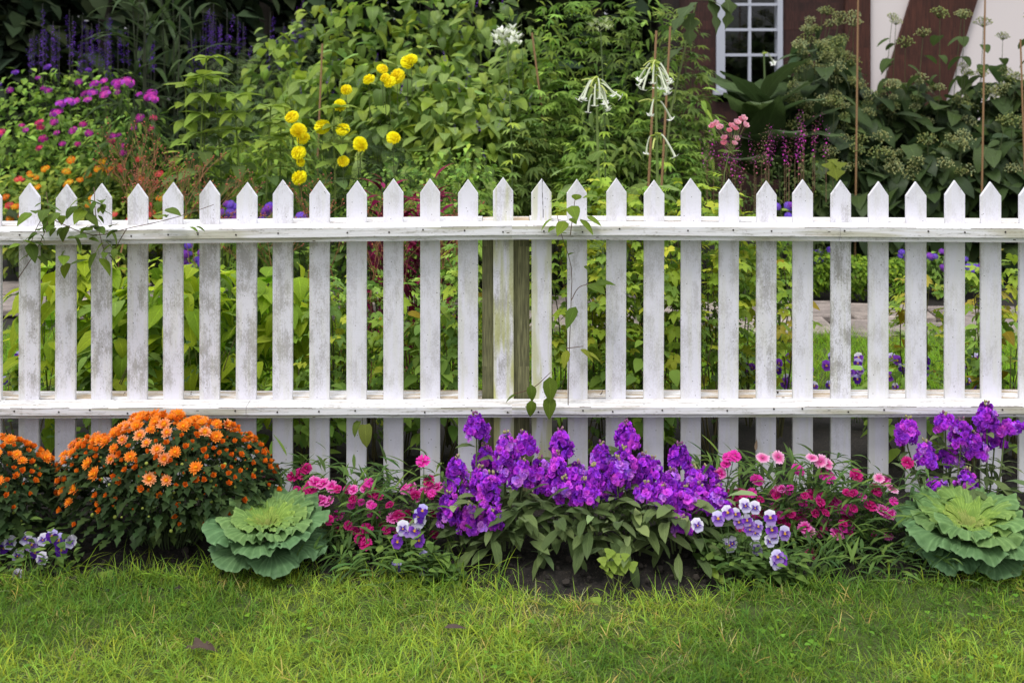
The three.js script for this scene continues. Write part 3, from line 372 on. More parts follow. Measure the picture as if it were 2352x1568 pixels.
function dianthus(label, group, px, d, flowers, nl, seed, spread = 0.1, hgt = 0.26) {
  const base = foot(px, d), o = thing('dianthus', label, 'flowering plant', base, group), r = rng(seed), fol = new Batch(); nl = Math.round(nl * 1.35);
  const more = []; for (let k = 0; k < flowers.length * 0.8; k++) more.push([px + (r() - 0.5) * 120, 1120 + r() * 110, [0, 1, 2, 2][Math.floor(r() * 4)], -0.02 - r() * 0.06, 0.72]);
  for (const [fx, fy, kind = 0, dd = 0, small = 1] of [...flowers, ...more]) {
    const p = at(fx, fy, d + dd).sub(base), st = V((r() - 0.5) * spread + p.x * 0.3, 0, (r() - 0.5) * spread * 0.6 + p.z * 0.3), n = V((r() - 0.5) * 0.8, 0.5 + r() * 0.7, 0.35 + r() * 0.5).normalize();
    put('flower', pinkFlower[kind], petal([1, 1, 1]), o, facing(n, r() * 6, p.addScaledVector(toCam(p.clone().add(base)), 0.04), (1.02 + r() * 0.33) * small));
    put('calyx', calyx, solid([0.07, 0.06, 0.04]), o, facing(n, 0, p, 1.1));
    const e = p.clone().addScaledVector(n, -0.018); part('stem', tube([st, st.clone().lerp(e, 0.55).add(V(0, 0.02, 0)), e], 0.0019, 0.0012, 4, 6), solid([0.07, 0.12, 0.04]), o);
    for (let k = 0; k < 5; k++) { const t = 0.25 + r() * 0.5; put('leaf', pick(lanceLeaf, r), green(pick(dianGreens, r)), o, turn(r() * 6.28, 0.6 - r() * 0.3, 0, st.clone().lerp(e, t), 0.5 + r() * 0.5)); }
  }
  for (let k = 0; k < nl; k++) { const a = r() * 6.28, q = Math.sqrt(r()) * spread * 1.15, low = k % 3 === 0, y = low ? 0.01 + r() * 0.08 : 0.015 + hgt * r(), m = turn(a + (r() - 0.5), 0.9 - r() * 0.9, (r() - 0.5) * 0.5, V(Math.cos(a) * q * 1.4, y, Math.sin(a) * q + (low ? 0.13 + r() * 0.1 : 0)), 0.8 + r() * 0.6); if (k < nl * 0.25) put('leaf', pick(lanceLeaf, r), green(pick(dianGreens, r)), o, m); else fol.add(pick(lanceLeaf, r), m, vary(pick(dianGreens, r), r, 0.3)); }
  fol.build('foliage', green(), o, 'stuff');
}
const DA = 'pink dianthus between cabbage and stock', DAL = 'pink and crimson dianthus plant in the narrow leaved clump, ', DB = 'pink dianthus between stock and pale cabbage', DBL = 'magenta dianthus with pale fringed petals in the wide clump, ';
function toCam(p) { return V(-p.x, EYE - p.y, FENCE - p.z).normalize(); }
dianthus('pair of magenta dianthus stems against a picket behind the cabbage', DA, 680, 4.3, [[600, 1104, 0], [616, 1106, 1], [690, 1088, 2], [703, 1076, 2], [672, 1094, 2]], 110, 101, 0.12, 0.24);
dianthus(DAL + ORD[0] + ' from the cabbage', DA, 760, 4.18, [[725, 1108, 0], [742, 1112, 0], [762, 1117, 0, -0.02], [715, 1118, 2], [738, 1150, 0, -0.03], [752, 1152, 0, -0.03], [727, 1152, 2], [708, 1128, 2], [776, 1183, 1]], 130, 102, 0.12, 0.22);
dianthus(DAL + ORD[1] + ' from the cabbage', DA, 860, 4.14, [[848, 1108, 1], [838, 1122, 0], [868, 1138, 2], [855, 1132, 2], [858, 1180, 1], [840, 1250, 2, -0.1], [842, 1214, 2, -0.06], [885, 1212, 2], [830, 1236, 2, -0.08]], 200, 103, 0.13, 0.24);
dianthus(DAL + ORD[2] + ' from the cabbage', DA, 940, 4.14, [[971, 1060, 1], [932, 1122, 0], [944, 1120, 0], [985, 1105, 2], [1005, 1118, 0], [972, 1128, 0], [992, 1128, 1], [916, 1184, 2, -0.05], [904, 1190, 0, -0.05], [934, 1182, 2], [905, 1205, 2], [1000, 1180, 2]], 220, 104, 0.13, 0.26);
dianthus(DBL + ORD[0] + ' from the purple stock', DB, 1690, 4.22, [[1672, 1050, 1], [1688, 1047, 1], [1668, 1066, 1], [1655, 1088, 0], [1684, 1138, 2], [1702, 1136, 2], [1690, 1160, 3], [1738, 1175, 2]], 150, 105, 0.12, 0.25);
dianthus(DBL + ORD[1] + ' from the purple stock', DB, 1765, 4.2, [[1788, 1050, 3], [1752, 1052, 3], [1740, 1103, 1, -0.03], [1772, 1132, 0], [1790, 1128, 2], [1781, 1165, 0], [1752, 1180, 2], [1812, 1182, 2], [1820, 1190, 0]], 190, 106, 0.13, 0.26);
dianthus(DBL + ORD[2] + ' from the purple stock', DB, 1850, 4.2, [[1834, 1080, 1], [1866, 1052, 3], [1886, 1060, 3], [1902, 1066, 3], [1898, 1090, 1], [1906, 1098, 1], [1845, 1152, 1], [1862, 1160, 0], [1838, 1185, 0], [1852, 1190, 0], [1850, 1212, 0, -0.08], [1858, 1222, 3, -0.08], [1862, 1272, 2, -0.12]], 220, 107, 0.14, 0.26);
dianthus(DBL + ORD[3] + ' from the purple stock', DB, 1925, 4.18, [[1890, 1145, 2], [1905, 1152, 2], [1918, 1150, 1], [1880, 1162, 0], [1930, 1165, 1], [1968, 1092, 2], [1922, 1226, 0, -0.08], [1900, 1200, 3], [1950, 1190, 2], [1868, 1138, 2], [1948, 1172, 1]], 220, 108, 0.14, 0.24);
dianthus(DBL + ORD[4] + ' from the purple stock', DB, 2010, 4.16, [[2020, 1098, 3], [2034, 1105, 0], [2048, 1122, 3, -0.03], [2012, 1125, 2], [2000, 1162, 2, -0.04], [2026, 1172, 0, -0.05], [2036, 1176, 1, -0.05], [2080, 1175, 1], [2072, 1182, 1], [2085, 1062, 2]], 230, 109, 0.15, 0.24);

// ---------------------------------------------------------------- violas
const W0 = [0.8, 0.78, 0.86], P0 = [0.3, 0.07, 0.62], D0 = [0.1, 0.02, 0.33], L0 = [0.55, 0.5, 0.86];
function violaGeo(up, side, low, eye) {
  const b = new Batch(), pt = (L, W, a, c) => leaf('fan', L, W, { seg: 4, cols: 4, fold: 0.08, curl: 0.3, wave: 0.03, waves: 0.8, cup: 0.1, color: (s, t) => t < 0.2 && eye ? YELLOW : mix3(a, c, smooth(0.25, 0.85, t)) });
  const U = pt(0.021, 0.023, mix3(up, P0, 0.3), up), S = pt(0.019, 0.019, D0, side), Lw = pt(0.022, 0.029, D0, low);
  b.add(U, turn(2.75, 0.05, 0, V(0, -0.001, 0))); b.add(U, turn(-2.75, 0.08, 0, V(0, -0.0015, 0))); b.add(S, turn(1.4, 0.1, 0, V(0, 0.001, 0))); b.add(S, turn(-1.4, 0.1, 0, V(0, 0.001, 0))); b.add(Lw, turn(0, -0.05, 0, V(0, 0.002, 0))); b.add(blob(0.0028, YELLOW, 5, 4), new THREE.Matrix4().makeTranslation(0, 0.003, 0.003));
  return b.geometry();
}
const violas = [violaGeo(W0, P0, mix3(P0, W0, 0.35), 1), violaGeo(mix3(W0, L0, 0.5), mix3(P0, W0, 0.25), mix3(P0, W0, 0.3), 1), violaGeo(P0, P0, P0, 1), violaGeo(W0, W0, mix3(L0, W0, 0.5), 0), violaGeo(L0, D0, D0, 1)];
const roundLeaf = [0.3, 0.7].map((c) => leaf('ovate', 0.036, 0.021, { seg: 4, cols: 2, fold: 0.2, curl: c, stalk: 0.008 }));
const violaGreens = lush([[0.08, 0.14, 0.045], [0.105, 0.18, 0.055], [0.13, 0.21, 0.065]], 1.2);
function viola(label, px, d, flowers, nl, seed, rx = 0.11, h = 0.13, group) {
  const base = foot(px, d), o = thing('viola', label, 'flowering plant', base, group), r = rng(seed), fol = new Batch();
  for (const [fx, fy, kind = 0, dd = 0] of flowers) {
    const w = at(fx, fy, d + dd), p = w.clone().sub(base), n = toCam(w).multiplyScalar(0.9).add(V((r() - 0.5) * 0.9, -0.1 + r() * 0.5, 0.3)).normalize(), st = V(p.x * 0.4 + (r() - 0.5) * 0.05, 0, p.z * 0.4);
    put('flower', violas[kind], petal(), o, facing(n, (r() - 0.5) * 0.5, p, 0.9 + r() * 0.25)); // the wide lower petal hangs down
    part('stem', tube([st, st.clone().lerp(p, 0.6).add(V(0, 0.015, 0)), p.clone().addScaledVector(n, -0.004)], 0.0013, 0.001, 4, 6), solid([0.09, 0.15, 0.04]), o);
  }
  for (let k = 0; k < nl; k++) { const a = r() * 6.28, q = Math.sqrt(r()), y = 0.015 + h * r() * (1 - 0.4 * q), m = turn(a + (r() - 0.5) * 1.2, 0.5 - r() * 0.6, (r() - 0.5) * 0.6, V(Math.cos(a) * q * rx, y, Math.sin(a) * q * rx * 0.7), 0.75 + r() * 0.6); if (k < nl * 0.35) put('leaf', pick(roundLeaf, r), green(pick(violaGreens, r), { map: veinMap }), o, m); else fol.add(pick(roundLeaf, r), m, vary(pick(violaGreens, r), r, 0.25)); }
  fol.build('foliage', green(), o, 'stuff');
}
viola('small white and violet viola clump below the cut-off orange chrysanthemum', 60, 3.98, [[22, 1245, 3], [58, 1236, 3], [72, 1250, 1], [98, 1238, 3], [80, 1268, 4], [95, 1282, 3, -0.03], [40, 1275, 3], [135, 1240, 4], [140, 1262, 4], [162, 1243, 3], [38, 1320, 3, -0.08], [118, 1230, 4], [8, 1258, 4]], 190, 121, 0.19, 0.16);
viola('violet viola cluster with yellow eyes beside crimson dianthus and purple stock', 945, 3.92, [[962, 1184, 4], [938, 1217, 1], [925, 1212, 3], [962, 1240, 2], [912, 1243, 2], [952, 1218, 0], [970, 1172, 4], [965, 1195, 3]], 130, 122, 0.12, 0.14);
viola('low drooping viola with white and dark violet flowers at the grass edge', 985, 3.9, [[910, 1303, 4], [918, 1328, 3], [972, 1306, 3], [1040, 1328, 4], [972, 1278, 4], [1030, 1334, 4], [916, 1316, 4]], 120, 123, 0.13, 0.09);
viola('white topped violet violas in a dense cluster between stock and dianthus', 1700, 3.9, [[1650, 1190, 1], [1672, 1176, 0], [1690, 1180, 0], [1697, 1198, 1], [1722, 1204, 1], [1716, 1194, 0], [1742, 1208, 1], [1712, 1160, 3], [1735, 1165, 3], [1722, 1214, 0], [1602, 1205, 3], [1735, 1222, 3]], 170, 124, 0.15, 0.15);
viola('violas with upright white and violet faces below the magenta dianthus', 1775, 3.9, [[1770, 1188, 0], [1773, 1216, 0], [1803, 1224, 1], [1777, 1232, 3], [1768, 1242, 3], [1787, 1278, 1, -0.06], [1794, 1284, 2, -0.06], [1782, 1290, 3, -0.06]], 140, 125, 0.12, 0.12);
viola('low viola with single white hanging flowers above the lawn edge', 1705, 3.92, [[1675, 1250, 3], [1738, 1258, 3], [1682, 1246, 3]], 120, 126, 0.14, 0.09);

// ---------------------------------------------------------------- weeds, seedlings and litter in the front bed and lawn
{
  const trefoil = (() => { const b = new Batch(); for (let k = 0; k < 3; k++) b.add(leaf('heart', 0.016, 0.02, { seg: 3, fold: 0.3, curl: 0.2 }), turn(k * 2.09, 0.05, 3.14 * 0, V(0, 0, 0))); return b.geometry(); })();
  const weed = (label, px, d, list, seed) => { const base = foot(px, d), o = thing('sorrel_weed', label, 'weed', base), r = rng(seed); for (const [fx, fy, k] of list) { const p = at(fx, fy, d).sub(base); put('leaf', trefoil, green(pick([[0.24, 0.34, 0.05], [0.28, 0.38, 0.06]], r)), o, facing(V((r() - 0.5) * 0.4, 1, 0.7), r() * 6, p, k)); part('stem', tube(arc(V((r() - 0.5) * 0.02, 0, 0), p, 0.01, r, 0.02), 0.001, 0.0008, 4, 5), solid([0.16, 0.2, 0.06]), o); } };
  weed('light green wood sorrel weed under the grey green stock leaves', 1415, 3.82, [[1385, 1288, 1.3], [1400, 1270, 1.4], [1418, 1282, 1.6], [1408, 1300, 1.6], [1432, 1298, 1.8], [1390, 1302, 1.2], [1422, 1312, 1.3], [1452, 1300, 1.5], [1402, 1318, 1], [1436, 1278, 1.1]], 131);
  weed('two leaved pale seedling on bare soil below the stock', 1360, 3.72, [[1350, 1388, 1.3], [1370, 1380, 1.3]], 132);
  weed('tiny pale seedling on dark soil below the big orange chrysanthemum', 243, 3.93, [[236, 1322, 1.4], [250, 1318, 1.2]], 133);
  weed('pale broad leaved weed at the grass edge under the violas', 1650, 3.86, [[1640, 1316, 1.5], [1655, 1330, 1.2], [1700, 1340, 1.1]], 134);
  const d = put('fallen_leaf', leaf('lobed', 0.1, 0.045, { seg: 12, cols: 4, fold: 0.5, curl: 1.5, wave: 0.05 }), solid([0.06, 0.035, 0.024], 0.8), scene, turn(1.45, 0.55, 0.35, V(-0.93, 0.04, 1.1), 1)); tag(d, 'large curled dark brown leaf fallen on the lawn grass', 'leaf');
  const d2 = put('fallen_leaf', leaf('lance', 0.07, 0.018, { seg: 5, fold: 0.5, curl: 0.5 }), solid([0.06, 0.035, 0.03], 0.8), scene, turn(1.7, 0.1, 0.3, V(-0.2, 0.05, 1.0), 1)); tag(d2, 'narrow dark dry leaf lying on the lawn grass', 'leaf');
  const d3 = put('fallen_leaf', leaf('lance', 0.045, 0.012, { seg: 5, fold: 0.4, curl: 0.4 }), solid([0.2, 0.14, 0.09], 0.8), scene, turn(2.6, 1.3, 0.2, V(wide(1745 - CX, 4.4), 0.22, 0.03), 1)); tag(d3, 'dry brown leaf stuck upright against a picket above the dianthus', 'leaf');
}

// ---------------------------------------------------------------- leafy plants behind the fence
const G = {
  oval: [0.4, 0.9, 1.3].map((c) => leaf('ovate', 0.1, 0.055, { seg: 5, cols: 2, fold: 0.22, curl: c, rise: 0.2, wave: 0.012 })),
  heart: [0.5, 0.9, 1.3].map((c) => leaf('heart', 0.11, 0.085, { seg: 5, cols: 2, fold: 0.2, curl: c, stalk: 0.02 })),
  lance: [0.4, 0.9, 1.4].map((c) => leaf('lance', 0.12, 0.026, { seg: 5, cols: 2, fold: 0.3, curl: c })),
  rose: [0.3, 0.8].map((c) => { const b = new Batch(), q = leaf('ovate', 0.036, 0.022, { seg: 4, cols: 2, fold: 0.25, curl: c }); b.add(q, turn(0, 0, 0, V(0, 0, 0.036))); for (const [z, k] of [[0.03, 0.92], [0.014, 0.8]]) for (const s of [-1, 1]) b.add(q, turn(s * 1.15, 0.05, s * 0.2, V(0, 0, z), k)); b.add(tube([V(0, 0, 0), V(0, -0.001, 0.036)], 0.0007, 0.0006, 3), ID, [0.8, 0.7, 0.6]); return b.geometry(); }),
  small: [0.3, 0.8].map((c) => leaf('ovate', 0.03, 0.018, { seg: 3, cols: 2, fold: 0.25, curl: c })),
  strap: [0.5, 1.2, 1.8].map((c) => leaf('lance', 0.5, 0.05, { seg: 8, cols: 2, fold: 0.35, curl: c, rise: 0.2 })),
  big: [0.5, 1.0].map((c) => leaf('ovate', 0.36, 0.19, { seg: 9, cols: 4, fold: 0.15, curl: c, wave: 0.02, waves: 3 })),
  palm: [0.3, 0.7].map((c) => { const b = new Batch(), q = leaf('lance', 0.085, 0.02, { seg: 4, cols: 2, fold: 0.3, curl: c }); for (let k = -2; k <= 2; k++) b.add(q, turn(k * 0.62, -0.1, 0, V(0, 0, 0.01), 1 - Math.abs(k) * 0.12)); return b.geometry(); }),
  feather: [1, 2].map((s) => { const r = rng(s + 400), b = new Batch(), q = leaf('blade', 0.035, 0.0028, { seg: 2, cols: 1, fold: 0, curl: 0.3 }); for (let k = 0; k < 16; k++) { const z = 0.01 + k * 0.005; b.add(q, turn((k % 2 ? 1 : -1) * (0.6 + r() * 0.4), (r() - 0.3) * 0.7, 0, V(0, 0, z), 1.1 - k * 0.04)); } return b.geometry(); }),
  vine: [0.3, 0.8].map((c) => leaf('ovate', 0.07, 0.042, { seg: 5, cols: 2, fold: 0.15, curl: c, stalk: 0.006 })),
};
const camDir = V(0, 0.5, 1).normalize();
// a mound of leaves on branching stems; the leaves that show largest are parts of their own, those behind them one mass
function bush(o, { rx, rz = rx, h, lo = 0.1, n, geos, tints, k = [0.7, 1.3], own = 50, el = [-0.85, 0.25], seed, stems = 8, stemC = [0.07, 0.1, 0.03], map = null, hollow = 0.45, wax = 0.22, through = 0.38, roof = 0.75, stemR = 0.004 }) {
  const r = rng(seed), list = [];
  for (let i = 0; i < n; i++) {
    const a = r() * 6.2832, c = r() * 2 - 1, s = Math.sqrt(1 - c * c), q = mix(hollow, 1, Math.sqrt(r())) * (0.86 + 0.28 * noise(Math.cos(a) * 2 + 5, c * 2 + Math.sin(a) * 2 + seed, 3)), x = Math.cos(a) * s * q, z = Math.sin(a) * s * q, y = clamp((c * q + 1) / 2, 0, 1.2);
    const Y = lo * h + y ** roof * h * (1 - lo), m = turn(Math.atan2(x, z) + (r() - 0.5) * 1.5, mix(el[0], el[1], r()), (r() - 0.5) * 0.7, V(x * rx, Y, z * rz), mix(k[0], k[1], r()));
    list.push([m, x * 0.2 + z + y * 0.6 + q * 0.6 + r() * 0.3]);
  }
  list.sort((a, b) => b[1] - a[1]);
  const fol = new Batch(), ms = tints.map((c) => green(c, { map, wax, through }));
  list.forEach(([m], i) => { if (i < own) put('leaf', pick(geos, r), pick(ms, r), o, m); else fol.add(pick(geos, r), m, vary(pick(tints, r), r, 0.28)); });
  fol.build('foliage', green([1, 1, 1], { wax, through }), o, 'stuff');
  for (let i = 0; i < stems; i++) { const a = r() * 6.28, q = Math.sqrt(r()) * 0.8, e = V(Math.cos(a) * q * rx, h * (0.55 + 0.4 * r()), Math.sin(a) * q * rz); part('stem', tube(arc(V(e.x * 0.2, 0, e.z * 0.2), e, 0.05, r, 0.1), stemR, stemR * 0.4, 5, 6), solid(stemC), o); }
  return o;
}
const LIME = lush([[0.36, 0.44, 0.035], [0.28, 0.4, 0.035], [0.42, 0.48, 0.05], [0.22, 0.34, 0.035]], 1.6), MID = lush([[0.1, 0.16, 0.04], [0.14, 0.21, 0.055], [0.075, 0.125, 0.035], [0.17, 0.25, 0.06]], 2.25), DEEP = lush([[0.045, 0.08, 0.022], [0.06, 0.1, 0.03], [0.035, 0.06, 0.02]], 1.75), ROSE = lush([[0.15, 0.22, 0.03], [0.2, 0.27, 0.035], [0.1, 0.165, 0.03], [0.3, 0.32, 0.04]], 1.6), SAGE = lush([[0.095, 0.15, 0.06], [0.125, 0.185, 0.075], [0.07, 0.115, 0.045], [0.15, 0.21, 0.09], [0.16, 0.21, 0.05], [0.13, 0.19, 0.04]].map((q) => [q[0] * 2.7, q[1] * 2.55, q[2] * 2.1]), 1);

// lime green broad-leaved plants close behind the fence
[[125, 5.15, 575, 70], [205, 5.35, 560, 70], [285, 5.1, 640, 65], [360, 5.3, 585, 70], [440, 5.15, 600, 75], [520, 5.4, 600, 70], [600, 5.15, 620, 75], [680, 5.3, 610, 70]].forEach(([px, d, top, hw], i) => bush(thing('broadleaf_plant', 'lime green broad oval leaved plant, ' + ORD[i] + ' along the fence from the honeysuckle', 'plant', foot(px, d), 'lime green leafy plants behind the fence'), { rx: wide(hw, d), rz: 0.17, h: heightAt(top, d), lo: 0.06, n: 125, geos: G.oval, tints: i % 3 === 2 ? [...LIME, ...MID] : LIME, k: [0.8, 1.6], own: 70, el: [-1.0, 0.15], hollow: 0.6, seed: 500 + i, stems: 5, stemC: [0.2, 0.25, 0.05], map: veinMap, through: 0.5 }));
// dark low growth filling the foot of the fence
[[60, 4.95], [260, 4.9], [470, 4.95], [700, 4.9], [860, 4.95], [1010, 4.9], [1330, 4.95], [1480, 4.9], [1640, 4.95], [2080, 4.95], [2230, 4.9], [2330, 5.0]].forEach(([px, d], i) => bush(thing('ground_cover_plant', 'low dark leafy ground cover at the fence foot, ' + ORD[i] + ' along from the honeysuckle', 'plant', foot(px, d), 'low plants at the foot of the fence'), { rx: 0.2, rz: 0.15, h: 0.42 + 0.12 * (i % 3), lo: 0.03, n: 150, geos: i % 2 ? G.vine : G.small, tints: i % 2 ? MID : DEEP, k: [0.7, 1.3], own: 25, seed: 540 + i, stems: 6, stemC: [0.12, 0.1, 0.04] }));
// rose bushes: red stems, small glossy leaflets
[[760, 5.05, 620, 60, 0], [840, 5.2, 610, 60, 0], [930, 5.0, 640, 60, 0], [1030, 5.15, 600, 65, 0], [1095, 4.95, 430, 60, 0], [1290, 5.15, 430, 70, 1], [1385, 5.3, 380, 75, 1], [1390, 5.0, 560, 60, 1], [1470, 5.2, 400, 75, 1], [1540, 5.0, 545, 60, 1], [1570, 5.35, 380, 75, 1], [1650, 5.2, 420, 70, 1], [1720, 5.4, 470, 70, 1], [1790, 5.25, 560, 60, 2], [2110, 5.2, 600, 60, 2], [2230, 5.1, 590, 55, 2], [2320, 5.2, 560, 60, 2]].forEach(([px, d, top, hw, kind], i) => {
  const o = thing('rose_bush', ['leggy rose bush with thin dark canes, ' + ORD[i] + ' counted towards the fence post', 'dense rose bush with yellow green leaflets, ' + ORD[i - 5] + ' counted from the fence post', 'loose rose bush with yellowing leaves, ' + ORD[i - 13] + ' along the flagstone path from the post'][kind], 'rose bush', foot(px, d), ['leggy roses behind the fence', 'dense roses behind the fence', 'loose yellowing roses by the path'][kind]), h = heightAt(top, d), r = rng(600 + i);
  bush(o, { rx: wide(hw, d), rz: 0.17, h, lo: kind === 2 ? 0.2 : 0.05, n: [150, 235, 90][kind], geos: G.rose, tints: kind === 2 ? [...ROSE, [0.4, 0.34, 0.04]] : kind ? ROSE : [...MID, ...ROSE], k: [0.75, 1.35], own: [40, 60, 40][kind], seed: 620 + i, stems: kind ? 4 : 6, stemC: [0.075, 0.07, 0.025], stemR: 0.0042, wax: 0.35 });
  for (let k = 0; k < (kind === 2 ? 5 : 2); k++) { const a = r() * 6.28; put('yellow_leaf', G.oval[k % 3], green([0.5, 0.36, 0.03], { map: veinMap }), o, turn(a, -0.3, 0.3, V(Math.cos(a) * 0.1, h * (0.35 + 0.5 * r()), 0.08 + r() * 0.08), 0.55 + r() * 0.4)); }
});

// vines climbing on the fence
function vine(label, lines, leaves, seed, tints) {
  const o = thing('climbing_vine', label, 'vine', V(0, 0, 0)), r = rng(seed);
  for (const l of lines) part('stem', tube(l.map(([x, y, d]) => at(x, y, d)), 0.0018, 0.0012, 5, 14), solid([0.1, 0.055, 0.03]), o);
  for (const [x, y, d, az, el, k, t = 0] of leaves) put('leaf', G.vine[Math.floor(r() * 2)], green(vary(tints[t], r, 0.15), { map: veinMap, wax: 0.25, through: 0.4 }), o, turn(az, el, (r() - 0.5) * 0.5, at(x, y, d), k));
}
const VT = [[0.17, 0.27, 0.035], [0.27, 0.4, 0.04], [0.15, 0.235, 0.035], [0.38, 0.44, 0.05]];
{
  const r = rng(701), L = [], spots = [[110, 470], [100, 500], [85, 490], [130, 490], [105, 455], [200, 470], [215, 460], [225, 480], [205, 510], [190, 490], [230, 500], [240, 520], [215, 530], [250, 540], [255, 565], [225, 580], [245, 590], [215, 590], [60, 545], [85, 540], [70, 565], [45, 550], [100, 530], [90, 575], [235, 545], [270, 525], [200, 540], [60, 580], [150, 520], [140, 560], [165, 540], [120, 515], [370, 470], [375, 500], [435, 512], [175, 465], [190, 450], [240, 465], [155, 590], [265, 580]];
  spots.forEach(([x, y]) => { for (let q = 0; q < 2; q++) L.push([x + (r() - 0.5) * 26, y + (r() - 0.5) * 24, 4.4 - r() * 0.06, r() * 6.28, -0.9 + r() * 1.1, 0.55 + r() * 0.65, Math.floor(r() * 3)]); });
  vine('green honeysuckle vine hanging over the top rail beside the lime green plants', [[[40, 640, 4.46], [90, 560, 4.39], [110, 500, 4.39], [105, 440, 4.46]], [[215, 430, 4.5], [220, 500, 4.39], [230, 545, 4.39], [245, 600, 4.4]], [[110, 500, 4.39], [215, 540, 4.38], [290, 525, 4.39], [400, 500, 4.41], [490, 470, 4.43]], [[60, 590, 4.39], [80, 530, 4.39], [95, 500, 4.39]], [[290, 525, 4.39], [270, 560, 4.39], [255, 600, 4.41]]], L, 702, VT);
  const M = [[1300, 505, 4.39, -0.5, -0.5, 1.1, 1], [1330, 500, 4.38, 0.9, -0.6, 1.15, 1], [1312, 470, 4.4, 0.2, -0.4, 1.2, 1], [1275, 500, 4.39, -1.2, -0.3, 1.0, 1], [1350, 650, 4.42, 0.6, -0.1, 1.35, 0], [1325, 700, 4.42, -0.9, -0.9, 1.3, 0], [1360, 655, 4.42, 1.3, 0.4, 1.2, 0], [1280, 520, 4.39, -0.7, 0.1, 0.75, 1], [1300, 480, 4.44, -0.3, 0.4, 0.9, 1], [1322, 462, 4.42, 0.2, 0.9, 0.9, 1], [1335, 455, 4.42, 1.2, 0.3, 0.85, 1], [1345, 495, 4.39, 1.2, -0.4, 0.95, 1], [1295, 460, 4.44, -1.2, 0.3, 0.8, 1], [1310, 500, 4.4, 0.4, -0.2, 0.7, 1], [1305, 800, 4.42, -0.6, -1.0, 1.0, 3], [1330, 800, 4.42, 1.1, -0.3, 1.0, 3], [1345, 810, 4.42, 1.5, -0.2, 0.9, 3], [1262, 860, 4.36, 0.2, -1.3, 1.35, 0], [1262, 905, 4.36, 0.0, -1.3, 1.2, 0], [1222, 880, 4.37, -0.2, -1.2, 0.9, 0], [1220, 915, 4.37, 0.1, -1.3, 0.95, 0], [1190, 905, 4.38, -1.4, -0.2, 0.75, 0], [1340, 610, 4.42, 1.0, -0.3, 0.5, 0], [1320, 580, 4.42, -0.8, 0, 0.5, 0], [1285, 535, 4.39, 0.8, 0.2, 0.5, 1]];
  vine('thin brown climbing stem with large oval leaves beside the fence post', [[[1305, 930, 4.42], [1308, 800, 4.43], [1312, 690, 4.43], [1312, 610, 4.42], [1290, 540, 4.4], [1280, 495, 4.4]], [[1312, 690, 4.43], [1330, 660, 4.42], [1360, 650, 4.42]], [[1300, 800, 4.42], [1340, 795, 4.42]], [[1310, 540, 4.4], [1318, 480, 4.41], [1322, 450, 4.43]], [[1180, 905, 4.38], [1225, 890, 4.37], [1265, 855, 4.37]]], M, 703, VT);
}
{ // a lone round leaf that pokes through below the lower rail
  const o = thing('round_leaf_sprout', 'single yellow green heart leaf poking out below the lower rail', 'plant', foot(835, 4.52)); put('leaf', G.heart[0], green([0.28, 0.33, 0.06], { map: veinMap }), o, turn(0.2, -1.1, 0.2, at(838, 965, 4.42).sub(o.position), 0.75)); put('leaf', G.heart[1], green([0.2, 0.28, 0.05], { map: veinMap }), o, turn(-0.6, -0.6, 0.2, at(828, 962, 4.44).sub(o.position), 0.55)); part('stem', tube([V(0, 0, -0.1), V(-0.01, 0.2, -0.05), at(832, 960, 4.44).sub(o.position)], 0.0016, 0.0012, 4, 6), solid([0.14, 0.12, 0.05]), o);
}
// pansies in the grass strip
[[1712, 5.5], [1800, 5.55], [1880, 5.5], [1955, 5.45], [2045, 5.5], [2105, 5.45], [2240, 5.5], [28, 5.5]].forEach(([px, d], i) => { const r = rng(720 + i), f = []; for (let k = 0; k < 7; k++) f.push([px + (r() - 0.5) * 70, mix(815, 890, r()), [0, 3, 2, 4, 1][Math.floor(r() * 5)], (r() - 0.5) * 0.2]); viola(i === 7 ? 'small blue violet viola in the grass behind the honeysuckle' : 'white and purple violas in the grass strip, ' + ORD[i] + ' along from the post', px, d, f, 70, 730 + i, 0.1, 0.14, i === 7 ? undefined : 'violas in the grass strip'); });

// ---------------------------------------------------------------- beyond the path: shrubs and flowers
const puff = (label, px, d, top, hw, geos, tints, seed, group, extra = {}, name = 'leafy_bush') => bush(thing(name, label, 'plant', foot(px, d), group), { rx: wide(hw, d), rz: wide(hw, d) * 0.75, h: heightAt(top, d), lo: 0.03, n: 320, geos, tints, own: 50, seed, map: veinMap, ...extra });
// bright clipped bushlets beside the path
[[1760, 8.0, 600, 60], [1860, 7.9, 575, 70], [1960, 7.85, 585, 65], [2040, 7.8, 590, 60]].forEach(([px, d, top, hw], i) => puff('bright green rounded bushlet of tiny leaves by the path, ' + ORD[i] + ' from the post', px, d, top, hw, G.small, [[0.2, 0.33, 0.025], [0.26, 0.4, 0.03], [0.15, 0.26, 0.025]], 750 + i, 'bright bushlets by the path', { n: 900, k: [0.9, 1.6], own: 30, hollow: 0.7, stems: 4 }));
